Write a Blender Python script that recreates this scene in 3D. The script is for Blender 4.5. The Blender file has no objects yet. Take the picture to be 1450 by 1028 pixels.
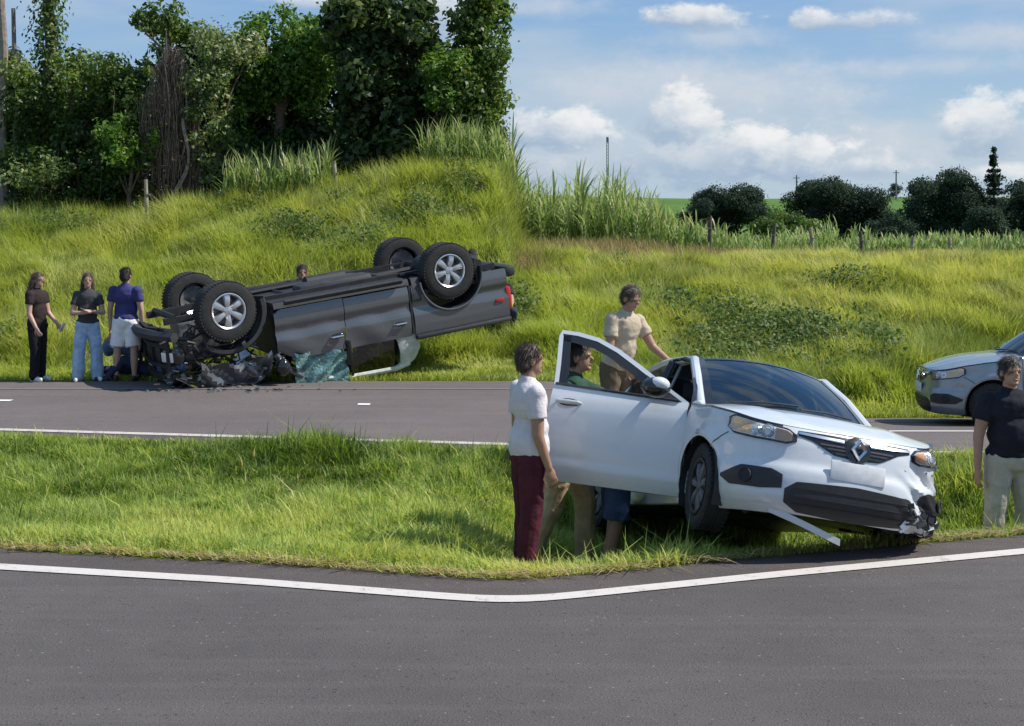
import bpy, bmesh, math, random
import numpy as np
from mathutils import Matrix, Vector
rng = np.random.default_rng(7)
random.seed(7)
C = bpy.context.scene.collection
R = math.radians
FPX, HCAM = 1900.0, 2.25

# ------------------------------------------------------------------ camera
cam_d = bpy.data.cameras.new('camera')
cam = bpy.data.objects.new('camera', cam_d)
C.objects.link(cam)
cam.location = (0, 0, HCAM)
cam.rotation_euler = (R(90), 0, 0)
cam_d.sensor_width = 36.0
cam_d.lens = 36.0 * FPX / 1450.0
cam_d.shift_y = -188.0 / 1450.0
cam_d.clip_end = 4000
bpy.context.scene.camera = cam

# ------------------------------------------------------------------ sun
SUN_DIR = Vector((0.74, 0.04, 0.86)).normalized()       # towards the sun
sun_el = math.asin(SUN_DIR.z)
sun_d = bpy.data.lights.new('sun', 'SUN')
sun_d.energy = 4.2
sun_d.angle = R(0.5)
sun_d.color = (1.0, 0.955, 0.88)
sun = bpy.data.objects.new('sun', sun_d)
C.objects.link(sun)
sun.rotation_euler = SUN_DIR.to_track_quat('Z', 'Y').to_euler()

# ------------------------------------------------------------------ node helpers
class NG:
    def __init__(self, tree):
        self.t = tree
    def n(self, kind, **kw):
        x = self.t.nodes.new(kind)
        for k, v in kw.items():
            setattr(x, k, v)
        return x
    def put(self, sock, v):
        if v is None:
            return
        if hasattr(v, 'links'):
            self.t.links.new(v, sock)
        else:
            sock.default_value = v
    def m(self, op, a, b=None, c=None, clamp=False):
        x = self.n('ShaderNodeMath', operation=op, use_clamp=clamp)
        self.put(x.inputs[0], a); self.put(x.inputs[1], b); self.put(x.inputs[2], c)
        return x.outputs[0]
    def smooth(self, v, lo, hi):
        x = self.n('ShaderNodeMapRange', interpolation_type='SMOOTHSTEP')
        self.put(x.inputs[0], v); self.put(x.inputs[1], lo); self.put(x.inputs[2], hi)
        return x.outputs[0]
    def mix(self, f, a, b):
        x = self.n('ShaderNodeMix', data_type='RGBA')
        self.put(x.inputs[0], f); self.put(x.inputs[6], a); self.put(x.inputs[7], b)
        return x.outputs[2]
    def noise(self, vec, scale, detail=4, rough=.55, lac=2.0):
        x = self.n('ShaderNodeTexNoise')
        self.put(x.inputs['Vector'], vec)
        x.inputs['Scale'].default_value = scale
        x.inputs['Detail'].default_value = detail
        x.inputs['Roughness'].default_value = rough
        return x
    def ramp(self, f, stops):
        x = self.n('ShaderNodeValToRGB')
        e = x.color_ramp.elements
        while len(e) < len(stops):
            e.new(0.5)
        for el, (p, c) in zip(e, stops):
            el.position = p; el.color = (*c, 1)
        self.put(x.inputs[0], f)
        return x.outputs[0]

# ------------------------------------------------------------------ world: Nishita sky and clouds laid out by compass bearing and elevation
world = bpy.data.worlds.new('World')
bpy.context.scene.world = world
world.use_nodes = True
world.node_tree.nodes.clear()
g = NG(world.node_tree)
SKY_S = 0.09
sky = g.n('ShaderNodeTexSky', sky_type='NISHITA')
sky.sun_disc = False
sky.sun_elevation = sun_el
sky.sun_rotation = math.atan2(SUN_DIR.x, SUN_DIR.y)
sky.air_density = 1.0; sky.dust_density = 0.6; sky.ozone_density = 2.0
tc = g.n('ShaderNodeTexCoord')
dirv = tc.outputs['Generated']
sp = g.n('ShaderNodeSeparateXYZ'); g.put(sp.inputs[0], dirv)
dx, dy, dz = sp.outputs
az = g.m('ARCTAN2', dx, dy)
el = g.m('ARCSINE', dz)
ae = g.n('ShaderNodeCombineXYZ'); g.put(ae.inputs[0], az); g.put(ae.inputs[1], g.m('MULTIPLY', el, 1.5))
aev = ae.outputs[0]
K = 0.71 / SKY_S      # display value at this exposure -> sky radiance
def lin(r, g_, b, k=1.0):
    f = lambda c: (c/255/12.92 if c/255 <= .04045 else ((c/255+.055)/1.055)**2.4)
    return (f(r)*k, f(g_)*k, f(b)*k)
def skycol(r, g_, b):
    return (*lin(r, g_, b, K), 1)
# high thin veil over the whole sky, stretched along the horizon
ve = g.n('ShaderNodeCombineXYZ'); g.put(ve.inputs[0], g.m('MULTIPLY', az, 1.0)); g.put(ve.inputs[1], g.m('MULTIPLY', el, 4.2))
veil_n = g.noise(ve.outputs[0], 3.2, 5, .5)
veil = g.smooth(veil_n.outputs['Fac'], 0.42, 0.66)
veil = g.m('MULTIPLY', veil, 0.8)
blue = g.mix(g.smooth(el, 0.0, 0.30), skycol(168, 194, 216), skycol(92, 154, 218))
base = g.mix(0.25, blue, sky.outputs[0])
col = g.mix(veil, base, skycol(190, 205, 218))
# pale bank of haze at the horizon
col = g.mix(g.m('MULTIPLY', g.smooth(el, 0.13, -0.01), 0.7), col, skycol(182, 201, 216))
n1 = g.noise(aev, 26, 7, .64)
n2 = g.noise(aev, 70, 4, .6)
wob = g.m('ADD', g.m('MULTIPLY', g.m('SUBTRACT', n1.outputs['Fac'], .5), 2.5), g.m('MULTIPLY', g.m('SUBTRACT', n2.outputs['Fac'], .5), .7))
def pxdir(px, py):
    a = math.atan((px-725)/FPX)
    return a, math.atan((326-py)/FPX*math.cos(a))
def cloud(col, px, py, rx, ry, soft, white, grey, alpha=1.0, lump=1.0, flat=0.0):
    a0, e0 = pxdir(px, py)
    ra, re = rx/FPX, ry/FPX
    u = g.m('DIVIDE', g.m('SUBTRACT', az, a0), ra)
    v = g.m('DIVIDE', g.m('SUBTRACT', el, e0), re)
    if flat:
        v = g.m('MULTIPLY', v, g.m('ADD', 1.0, g.m('MULTIPLY', g.m('LESS_THAN', v, 0), flat*.45)))
    d = g.m('SQRT', g.m('ADD', g.m('MULTIPLY', u, u), g.m('MULTIPLY', v, v)))
    fld = g.m('ADD', g.m('SUBTRACT', 1.0, d), g.m('MULTIPLY', wob, lump))
    mask = g.m('MULTIPLY', g.smooth(fld, -.05, soft*1.35), alpha)
    lit = g.m('ADD', g.m('ADD', g.m('MULTIPLY', v, .55), g.m('MULTIPLY', u, .22)), g.m('MULTIPLY', wob, .5))
    c = g.mix(g.smooth(lit, -.45, .55), grey, white)
    return g.mix(mask, col, c)
W_, G_ = skycol(240, 241, 241), skycol(160, 182, 206)
P_, PG = skycol(216, 219, 225), skycol(196, 208, 221)
for a in [
    (985, 215, 420, 75, .8, P_, PG, .6, .35, 0), (1300, 205, 260, 60, .8, P_, PG, .65, .45, 0),
    (975, 135, 320, 70, .6, P_, PG, .75, .35, 1.2), (1310, 95, 260, 20, .8, P_, PG, .55, .5, 0), (1390, 55, 150, 30, .8, P_, PG, .7, .5, 0),
    (780, 10, 120, 22, .8, P_, PG, .7, .5, 0), (1180, 140, 90, 30, .8, P_, PG, .7, .5, 0), (1000, 55, 130, 25, .8, P_, PG, .6, .5, 0),
    (760, 230, 170, 45, .8, P_, G_, .6, .6, 0), (1230, 235, 120, 30, .8, P_, PG, .6, .5, 0),
    (785, 188, 105, 42, .35, W_, G_, .95, .8, .6), (760, 250, 120, 34, .5, P_, G_, .7, .7, .5),
    (1015, 225, 190, 62, .4, W_, G_, .92, .9, .5), (955, 172, 75, 52, .35, W_, G_, .95, .9, .5), (1090, 225, 100, 46, .35, W_, G_, .9, .8, .5),
    (1145, 224, 36, 48, .35, W_, G_, .9, .6, .4), (1405, 185, 75, 58, .4, W_, G_, .85, .9, .5), (1345, 190, 24, 24, .5, W_, G_, .6, .8, .5),
    (1420, 250, 60, 22, .5, W_, G_, .8, .7, .3), (1235, 240, 80, 22, .5, W_, G_, .7, .7, .5),
    (988, 26, 85, 26, .4, W_, G_, .95, .8, .6), (1150, 28, 34, 20, .4, W_, G_, .95, .7, .6), (1215, 32, 85, 18, .5, W_, G_, .8, .8, .6),
    (625, 18, 60, 46, .5, W_, G_, .95, .7, .3), (440, 2, 90, 16, .5, W_, G_, .8, .7, .3), (130, -8, 60, 10, .5, W_, G_, .6, .7, .3)]:
    col = cloud(col, *a)
# the same kind of heap clouds go on round the rest of the horizon
far_n = g.noise(aev, 9, 6, .6)
ring = g.m('MULTIPLY', g.smooth(far_n.outputs['Fac'], .52, .62), g.m('MULTIPLY', g.smooth(el, .0, .05), g.smooth(el, .42, .2)))
out_view = g.smooth(g.m('ABSOLUTE', az), .42, .55)
col = g.mix(g.m('MULTIPLY', ring, out_view), col, g.mix(g.smooth(far_n.outputs['Fac'], .54, .72), G_, W_))
bg = g.n('ShaderNodeBackground'); g.put(bg.inputs['Color'], col); bg.inputs['Strength'].default_value = SKY_S
wo = g.n('ShaderNodeOutputWorld'); world.node_tree.links.new(bg.outputs[0], wo.inputs[0])

sc = bpy.context.scene
sc.view_settings.view_transform = 'Standard'
sc.view_settings.look = 'None'
sc.view_settings.gamma = 1.0
sc.view_settings.use_curve_mapping = False
sc.view_settings.exposure = 0.5

# ------------------------------------------------------------------ materials
def mat(name, color, rough=.6, metal=0.0, var=0.0, scale=8.0, bump=0.0, bscale=60.0, coat=0.0, trans=0.0, spec=.5, detail=5):
    m = bpy.data.materials.new(name); m.use_nodes = True
    t = NG(m.node_tree); b = m.node_tree.nodes['Principled BSDF']
    b.inputs['Roughness'].default_value = rough
    b.inputs['Metallic'].default_value = metal
    b.inputs['Coat Weight'].default_value = coat
    b.inputs['Coat Roughness'].default_value = .04
    b.inputs['Specular IOR Level'].default_value = spec
    b.inputs['Transmission Weight'].default_value = trans
    co = t.n('ShaderNodeTexCoord').outputs['Object']
    if var:
        nz = t.noise(co, scale, detail, .6)
        lo = tuple(c*(1-var) for c in color); hi = tuple(min(1, c*(1+var)) for c in color)
        t.put(b.inputs['Base Color'], t.ramp(nz.outputs['Fac'], [(.3, lo), (.7, hi)]))
        r2 = t.m('ADD', rough-.06, t.m('MULTIPLY', nz.outputs['Fac'], .14), clamp=True)
        t.put(b.inputs['Roughness'], r2)
    else:
        b.inputs['Base Color'].default_value = (*color, 1)
    if bump:
        bn = t.noise(co, bscale, 5, .6)
        bp = t.n('ShaderNodeBump'); bp.inputs['Strength'].default_value = bump; bp.inputs['Distance'].default_value = .02
        t.put(bp.inputs['Height'], bn.outputs['Fac']); t.put(b.inputs['Normal'], bp.outputs[0])
    return m

def leaf_mat(name, stops, rough=.5, transl=.3):
    """stops: colour ramp driven by the per-leaf 'tint' attribute"""
    m = bpy.data.materials.new(name); m.use_nodes = True
    t = NG(m.node_tree); m.node_tree.nodes.clear()
    at = t.n('ShaderNodeAttribute', attribute_name='tint')
    c = t.ramp(at.outputs['Fac'], stops)
    d = t.n('ShaderNodeBsdfPrincipled'); t.put(d.inputs['Base Color'], c); d.inputs['Roughness'].default_value = rough
    d.inputs['Specular IOR Level'].default_value = .35
    tr = t.n('ShaderNodeBsdfTranslucent')
    hs = t.n('ShaderNodeHueSaturation'); hs.inputs['Value'].default_value = 1.25; hs.inputs['Saturation'].default_value = 1.1
    t.put(hs.inputs['Color'], c); t.put(tr.inputs['Color'], hs.outputs[0])
    mx = t.n('ShaderNodeMixShader'); mx.inputs[0].default_value = transl
    m.node_tree.links.new(d.outputs[0], mx.inputs[1]); m.node_tree.links.new(tr.outputs[0], mx.inputs[2])
    o = t.n('ShaderNodeOutputMaterial'); m.node_tree.links.new(mx.outputs[0], o.inputs[0])
    return m

# ------------------------------------------------------------------ object helpers
def tag(o, label=None, cat=None, group=None, kind=None):
    if label: o['label'] = label
    if cat: o['category'] = cat
    if group: o['group'] = group
    if kind: o['kind'] = kind
    return o
def empty(name, loc=(0, 0, 0), rz=0.0):
    o = bpy.data.objects.new(name, None); C.objects.link(o)
    o.location = loc; o.rotation_euler = (0, 0, rz); o.empty_display_size = .2
    return o
def link_mesh(name, me, parent=None):
    o = bpy.data.objects.new(name, me); C.objects.link(o)
    if parent: o.parent = parent
    return o
class MB:
    """collects faces, then links them as one mesh object"""
    def __init__(s): s.v, s.f, s.mi = [], [], []
    def add(s, vs, fs, mi=0):
        o = len(s.v); s.v += [tuple(v) for v in vs]
        s.f += [tuple(i+o for i in f) for f in fs]; s.mi += [mi]*len(fs)
        return s
    def grid(s, P, mi=0, keep=None, flip=False):
        n, m = len(P), len(P[0])
        vs = [p for row in P for p in row]; fs = []
        for i in range(n-1):
            for j in range(m-1):
                if keep and not keep(i, j): continue
                q = (i*m+j, i*m+j+1, (i+1)*m+j+1, (i+1)*m+j)
                fs.append(q[::-1] if flip else q)
        return s.add(vs, fs, mi)
    def box(s, c, d, mi=0, M=None, bev=0.0):
        x, y, z = d[0]/2, d[1]/2, d[2]/2
        if bev:
            b = min(bev, x*.9, y*.9, z*.9); vs = []; 
            bm = bmesh.new(); bmesh.ops.create_cube(bm, size=1)
            for v in bm.verts: v.co = (v.co.x*2*x, v.co.y*2*y, v.co.z*2*z)
            bmesh.ops.bevel(bm, geom=bm.edges[:], offset=b, segments=2, profile=.5, affect='EDGES')
            bm.verts.index_update()
            vs = [v.co.copy() for v in bm.verts]; fs = [[v.index for v in f.verts] for f in bm.faces]; bm.free()
        else:
            vs = [Vector((i, j, k)) for i in (-x, x) for j in (-y, y) for k in (-z, z)]
            fs = [(0, 1, 3, 2), (4, 6, 7, 5), (0, 4, 5, 1), (2, 3, 7, 6), (0, 2, 6, 4), (1, 5, 7, 3)]
        if M is not None: vs = [M @ v for v in vs]
        c = Vector(c)
        return s.add([v+c for v in vs], fs, mi)
    def tube(s, pts, r, n=8, mi=0, cap=True, flat=1.0):
        pts = [Vector(p) for p in pts]; rs = r if isinstance(r, (list, tuple)) else [r]*len(pts)
        rings = []; ref = None
        for i, p in enumerate(pts):
            t = (pts[min(i+1, len(pts)-1)]-pts[max(i-1, 0)]).normalized()
            if ref is None:
                ref = t.orthogonal().normalized()
            ref = (ref-t*ref.dot(t)).normalized(); b = t.cross(ref)
            rings.append([p+(ref*math.cos(2*math.pi*k/n)+b*math.sin(2*math.pi*k/n)*flat)*rs[i] for k in range(n)])
        vs = [v for r_ in rings for v in r_]; fs = []
        for i in range(len(pts)-1):
            for k in range(n):
                fs.append((i*n+k, i*n+(k+1) % n, (i+1)*n+(k+1) % n, (i+1)*n+k))
        if cap:
            fs.append(tuple(range(n))[::-1]); fs.append(tuple((len(pts)-1)*n+k for k in range(n)))
        return s.add(vs, fs, mi)
    def lathe(s, prof, n=40, mi=0, axis='y'):
        """prof: list of (radius, along-axis)"""
        vs = []; fs = []; m = len(prof)
        for k in range(n):
            a = 2*math.pi*k/n
            for (r, y) in prof: vs.append((r*math.cos(a), y, r*math.sin(a)))
        for k in range(n):
            for j in range(m-1):
                fs.append((k*m+j, k*m+j+1, ((k+1) % n)*m+j+1, ((k+1) % n)*m+j))
        return s.add(vs, fs, mi)
    def ell(s, c, r, mi=0, nu=14, nv=9, M=None):
        c = Vector(c); vs = [Vector((0, 0, r[2]))]; fs = []
        for i in range(1, nv):
            th = math.pi*i/nv
            for k in range(nu):
                a = 2*math.pi*k/nu
                vs.append(Vector((r[0]*math.sin(th)*math.cos(a), r[1]*math.sin(th)*math.sin(a), r[2]*math.cos(th))))
        vs.append(Vector((0, 0, -r[2])))
        for k in range(nu): fs.append((0, 1+k, 1+(k+1) % nu))
        for i in range(nv-2):
            for k in range(nu):
                fs.append((1+i*nu+k, 1+(i+1)*nu+k, 1+(i+1)*nu+(k+1) % nu, 1+i*nu+(k+1) % nu))
        b = 1+(nv-2)*nu
        for k in range(nu): fs.append((b+k, len(vs)-1, b+(k+1) % nu))
        if M is not None: vs = [M @ v for v in vs]
        return s.add([v+c for v in vs], fs, mi)
    def caps(s, a, b, ra, rb, mi=0, n=10):
        a, b = Vector(a), Vector(b); d = (b-a); L = d.length or 1e-6; t = d/L
        pts, rs = [], []
        for q in (-1, -.7, -.35): pts.append(a+t*ra*q); rs.append(max(.15*ra, ra*math.sqrt(max(0, 1-q*q))))
        for q in (0, .5, 1): pts.append(a+d*q); rs.append(ra+(rb-ra)*q)
        for q in (.35, .7, 1): pts.append(b+t*rb*q); rs.append(max(.15*rb, rb*math.sqrt(max(0, 1-q*q))))
        return s.tube(pts, rs, n, mi)
    def build(s, name, mats, parent=None, smooth=True, weld=0.0, solid=0.0, sharp=35):
        me = bpy.data.meshes.new(name)
        me.from_pydata([tuple(v) for v in s.v], [], s.f)
        for m in (mats if isinstance(mats, (list, tuple)) else [mats]): me.materials.append(m)
        me.polygons.foreach_set('material_index', s.mi)
        bm = bmesh.new(); bm.from_mesh(me)
        if weld: bmesh.ops.remove_doubles(bm, verts=bm.verts[:], dist=weld)
        bmesh.ops.recalc_face_normals(bm, faces=bm.faces[:])
        if solid: bmesh.ops.solidify(bm, geom=bm.faces[:], thickness=solid)
        bm.to_mesh(me); bm.free()
        if smooth:
            me.shade_smooth()
            me.set_sharp_from_angle(angle=R(sharp))
        me.validate()
        return link_mesh(name, me, parent)

def fast_mesh(name, verts, quads, tris, mat_, tint, parent=None, nsm=True):
    """numpy -> mesh; tint per vertex"""
    me = bpy.data.meshes.new(name)
    nq, nt = len(quads), len(tris)
    me.vertices.add(len(verts)); me.vertices.foreach_set('co', np.ascontiguousarray(verts, np.float32).ravel())
    me.loops.add(nq*4+nt*3)
    li = np.concatenate([np.asarray(quads, np.int32).ravel(), np.asarray(tris, np.int32).ravel()])
    me.loops.foreach_set('vertex_index', li)
    me.polygons.add(nq+nt)
    ls = np.concatenate([np.arange(nq)*4, nq*4+np.arange(nt)*3]).astype(np.int32)
    me.polygons.foreach_set('loop_start', ls)
    me.update(calc_edges=True)
    a = me.attributes.new('tint', 'FLOAT', 'POINT'); a.data.foreach_set('value', np.ascontiguousarray(tint, np.float32))
    me.materials.append(mat_)
    return link_mesh(name, me, parent)

def blades(P, h, w, az, lean, tint, droop=0.0, segs=2):
    """bent grass blades: returns verts, quads, tris, tint"""
    N = len(P); up = np.array([0, 0, 1.0])
    d = np.stack([np.cos(az), np.sin(az), 0*az], 1); sd = np.stack([-np.sin(az), np.cos(az), 0*az], 1)
    V = np.zeros((N, 2*segs+1, 3)); 
    for k in range(segs+1):
        t = k/segs
        pos = P+up*(h*(t-droop*t*t*lean))[:, None]+d*(h*lean*t**1.8)[:, None]
        ww = (w*(1-t*.45) if k < segs else 0*w)[:, None]
        if k < segs:
            V[:, 2*k] = pos-sd*ww/2; V[:, 2*k+1] = pos+sd*ww/2
        else:
            V[:, 2*k] = pos
    base = (np.arange(N)*(2*segs+1))[:, None]
    Q = np.concatenate([base+np.array([[2*k, 2*k+1, 2*k+3, 2*k+2]]) for k in range(segs-1)], 0) if segs > 1 else np.zeros((0, 4), int)
    T = base+np.array([[2*segs-2, 2*segs-1, 2*segs]])
    return V.reshape(-1, 3), Q, T, np.repeat(tint, 2*segs+1)
def join(parts):
    vs, qs, ts, tn = [], [], [], []; o = 0
    for v, q, t, c in parts:
        vs.append(v); qs.append(q+o); ts.append(t+o); tn.append(c); o += len(v)
    return np.concatenate(vs), np.concatenate(qs), np.concatenate(ts), np.concatenate(tn)
def leaves(P, nrm, size, tint, asp=.55):
    """one folded quad per leaf"""
    N = len(P)
    nrm = nrm/np.maximum(np.linalg.norm(nrm, axis=1, keepdims=True), 1e-6)
    rv = rng.normal(size=(N, 3)); u = np.cross(nrm, rv); u /= np.maximum(np.linalg.norm(u, axis=1, keepdims=True), 1e-6)
    v = np.cross(nrm, u); s = size[:, None]
    V = np.stack([P-u*s*.5, P+v*s*asp*.5+nrm*s*.08, P+u*s*.5-nrm*s*.1, P-v*s*asp*.5+nrm*s*.08], 1).reshape(-1, 3)
    Q = (np.arange(N)*4)[:, None]+np.array([[0, 1, 2, 3]])
    return V, Q, np.zeros((0, 3), int), np.repeat(tint, 4)

def vnoise(x, y, sc, seed=0):
    """cheap smooth value noise, numpy"""
    r = np.random.default_rng(seed); T = r.random((64, 64))
    x = np.asarray(x)*sc+100; y = np.asarray(y)*sc+100
    i, j = np.floor(x).astype(int), np.floor(y).astype(int); fx, fy = x-i, y-j
    fx = fx*fx*(3-2*fx); fy = fy*fy*(3-2*fy); i %= 63; j %= 63
    return (T[i, j]*(1-fx)+T[i+1, j]*fx)*(1-fy)+(T[i, j+1]*(1-fx)+T[i+1, j+1]*fx)*fy
def sstep(a, b, x):
    t = np.clip((np.asarray(x, float)-a)/(b-a), 0, 1); return t*t*(3-2*t)
def atx(px, Y):
    return (px-725)*Y/FPX
def atz(py, Y):
    return HCAM-(py-326)*Y/FPX
# ================================================================== THE SETTING
_ex = np.array([-60, -20, -8, -3.61, -1.73, -.25, .0, .25, 1.76, 3.79, 8, 20, 60.])
_ey = np.array([11.9, 11.6, 10.3, 9.46, 9.06, 8.65, 8.61, 8.67, 9.23, 9.92, 10.9, 11.8, 12.0])
_xs = np.linspace(-60, 60, 2401); _ys = np.interp(_xs, _ex, _ey)
_ys = np.convolve(np.pad(_ys, 5, mode='edge'), np.ones(11)/11, 'valid')
def edgeE(X): return np.interp(X, _xs, _ys)
def edgeL(X): return np.interp(X, [-60, -20, -6.05, 0, 4.3, 20, 60], [17.0, 16.4, 15.16, 14.06, 13.75, 13.8, 14.5])
def edgeF(X): return edgeL(X)-.42
BACK = 20.0
def zroad(X, Y):
    X = np.asarray(X, float); Y = np.asarray(Y, float)
    return -.55*sstep(.3, 4.0, X)*np.clip((Y-13.4)/6.6, 0, 1.0)
def ground(X, Y):
    X = np.asarray(X, float); Y = np.asarray(Y, float)
    E_, F_ = edgeE(X), edgeF(X)
    z = np.full(np.broadcast(X, Y).shape, -.06)
    # grassed strip between the roads, a shallow drain that deepens to the right
    t = np.clip((Y-E_)/np.maximum(F_-E_, .1), 0, 1)
    dep = .20+.45*sstep(-.7, .9, X)
    med = .015-dep*np.sin(np.pi*t)+(vnoise(X, Y, 1.3, 3)-.5)*.10*np.sin(np.pi*t)
    z = np.where((Y >= E_) & (Y < F_), med, z)
    zr = zroad(X, Y)
    z = np.where((Y >= F_) & (Y < BACK), zr-.06, z)
    # verge and bank beyond the far road
    zb = zroad(X, np.full_like(z, BACK))
    zt_r = 1.62
    left = 1.95*sstep(21.8, 31.5, Y)+.55*sstep(29, 36, Y)+1.25*sstep(-9.5, -.4, X)*sstep(24, 32, Y)
    right = (zt_r-zb)*sstep(20.6, 32.0, Y)
    w = sstep(-.009, .007, X/np.maximum(Y, 1))
    bank = zb+left*(1-w)+right*w+(vnoise(X, Y, .55, 5)-.5)*.26*sstep(21.5, 24, Y)*(1-.5*w)+(vnoise(X, Y, 1.6, 6)-.5)*.16*sstep(21, 23, Y)
    far = np.interp(Y, [34, 60, 100, 150, 260, 420, 560, 700, 900], [0, -.9, -3.2, -4.2, -.5, 9.6, 15.2, 16.0, 10.])
    roll = (vnoise(X, Y, .012, 9)-.5)*3.5*sstep(120, 400, Y)
    bank = bank*(1-.5*sstep(60, 200, Y))+far+roll
    z = np.where(Y >= BACK, bank, z)
    return z
def gz(x, y): return float(ground(np.array([x]), np.array([y]))[0])

def sheet(name, xs, ys, zf, m):
    X, Y = np.meshgrid(xs, ys); Z = zf(X, Y)
    V = np.stack([X, Y, Z], -1).reshape(-1, 3); nx, ny = len(xs), len(ys)
    i = np.arange(ny-1)[:, None]*nx+np.arange(nx-1)[None]
    Q = np.stack([i, i+1, i+nx+1, i+nx], -1).reshape(-1, 4)
    o = fast_mesh(name, V, Q, np.zeros((0, 3), int), m, np.zeros(len(V)))
    o.data.shade_smooth()
    return tag(o, kind='structure')
def strip(name, xs, y0, y1, zoff, m, zf=None, rows=2):
    P = []
    V = []; n = len(xs)
    for k in range(rows):
        t = k/(rows-1); yy = y0(xs)*(1-t)+y1(xs)*t
        zz = (zf(xs, yy) if zf else 0*xs)+zoff
        V.append(np.stack([xs, yy, zz], -1))
    V = np.concatenate(V); i = (np.arange(rows-1)[:, None]*n+np.arange(n-1)[None])
    Q = np.stack([i, i+1, i+n+1, i+n], -1).reshape(-1, 4)
    o = fast_mesh(name, V, Q, np.zeros((0, 3), int), m, np.zeros(len(V)))
    o.data.shade_smooth()
    return tag(o, kind='structure')

def asphalt(name, c, c2, wear=.0, rough=.85):
    m = bpy.data.materials.new(name); m.use_nodes = True
    t = NG(m.node_tree); b = m.node_tree.nodes['Principled BSDF']
    co = t.n('ShaderNodeTexCoord').outputs['Object']
    big = t.noise(co, .45, 4, .6); mid = t.noise(co, 5, 4, .6); fine = t.noise(co, 62, 5, .75)
    vor = t.n('ShaderNodeTexVoronoi'); t.put(vor.inputs['Vector'], co); vor.inputs['Scale'].default_value = 48
    base = t.mix(t.smooth(big.outputs['Fac'], .35, .65), (*c, 1), (*c2, 1))
    base = t.mix(t.m('MULTIPLY', t.smooth(mid.outputs['Fac'], .4, .75), .3), base, (*[x*.72 for x in c], 1))
    # streaks worn along the direction of travel
    st = t.n('ShaderNodeCombineXYZ'); s3 = t.n('ShaderNodeSeparateXYZ'); t.put(s3.inputs[0], co)
    t.put(st.inputs[0], t.m('MULTIPLY', s3.outputs[0], .25)); t.put(st.inputs[1], t.m('MULTIPLY', s3.outputs[1], 5.0))
    stn = t.noise(st.outputs[0], 1.0, 4, .6)
    base = t.mix(t.m('MULTIPLY', t.smooth(stn.outputs['Fac'], .45, .7), .28), base, (*[x*1.35 for x in c2], 1))
    speck = t.smooth(vor.outputs['Distance'], .34, .06)
    base = t.mix(t.m('MULTIPLY', speck, t.m('MULTIPLY', t.smooth(fine.outputs['Fac'], .46, .64), .8)), base, (*[min(1, x*2.6) for x in c], 1))
    dk = t.smooth(fine.outputs['Fac'], .5, .3)
    base = t.mix(t.m('MULTIPLY', dk, .62), base, (*[x*.45 for x in c], 1))
    # odd pale stones in the surface
    v2 = t.n('ShaderNodeTexVoronoi'); t.put(v2.inputs['Vector'], co); v2.inputs['Scale'].default_value = 26
    s4 = t.n('ShaderNodeSeparateColor'); t.put(s4.inputs[0], v2.outputs['Color'])
    st_ = t.m('MULTIPLY', t.smooth(v2.outputs['Distance'], .26, .12), t.smooth(s4.outputs[0], .90, .95))
    base = t.mix(t.m('MULTIPLY', st_, .42), base, (.36, .34, .32, 1))
    st2 = t.m('MULTIPLY', t.smooth(v2.outputs['Distance'], .34, .16), t.smooth(s4.outputs[1], .86, .92))
    base = t.mix(t.m('MULTIPLY', st2, .6), base, (.03, .028, .027, 1))
    t.put(b.inputs['Base Color'], base); b.inputs['Roughness'].default_value = rough
    b.inputs['Specular IOR Level'].default_value = .3
    bp = t.n('ShaderNodeBump'); bp.inputs['Strength'].default_value = .7; bp.inputs['Distance'].default_value = .012
    t.put(bp.inputs['Height'], t.m('ADD', fine.outputs['Fac'], t.m('MULTIPLY', speck, .6))); t.put(b.inputs['Normal'], bp.outputs[0])
    return m
def paintline(name, c, worn):
    m = bpy.data.materials.new(name); m.use_nodes = True
    t = NG(m.node_tree); b = m.node_tree.nodes['Principled BSDF']
    co = t.n('ShaderNodeTexCoord').outputs['Object']
    n_ = t.noise(co, 9, 6, .7); f_ = t.noise(co, 110, 3, .7)
    k = t.smooth(t.m('ADD', t.m('MULTIPLY', n_.outputs['Fac'], .7), t.m('MULTIPLY', f_.outputs['Fac'], .5)), worn, worn-.16)
    t.put(b.inputs['Base Color'], t.mix(k, (.16, .145, .14, 1), (*c, 1)))
    b.inputs['Roughness'].default_value = .7
    bp = t.n('ShaderNodeBump'); bp.inputs['Strength'].default_value = .35; bp.inputs['Distance'].default_value = .01
    t.put(bp.inputs['Height'], f_.outputs['Fac']); t.put(b.inputs['Normal'], bp.outputs[0])
    return m

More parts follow.
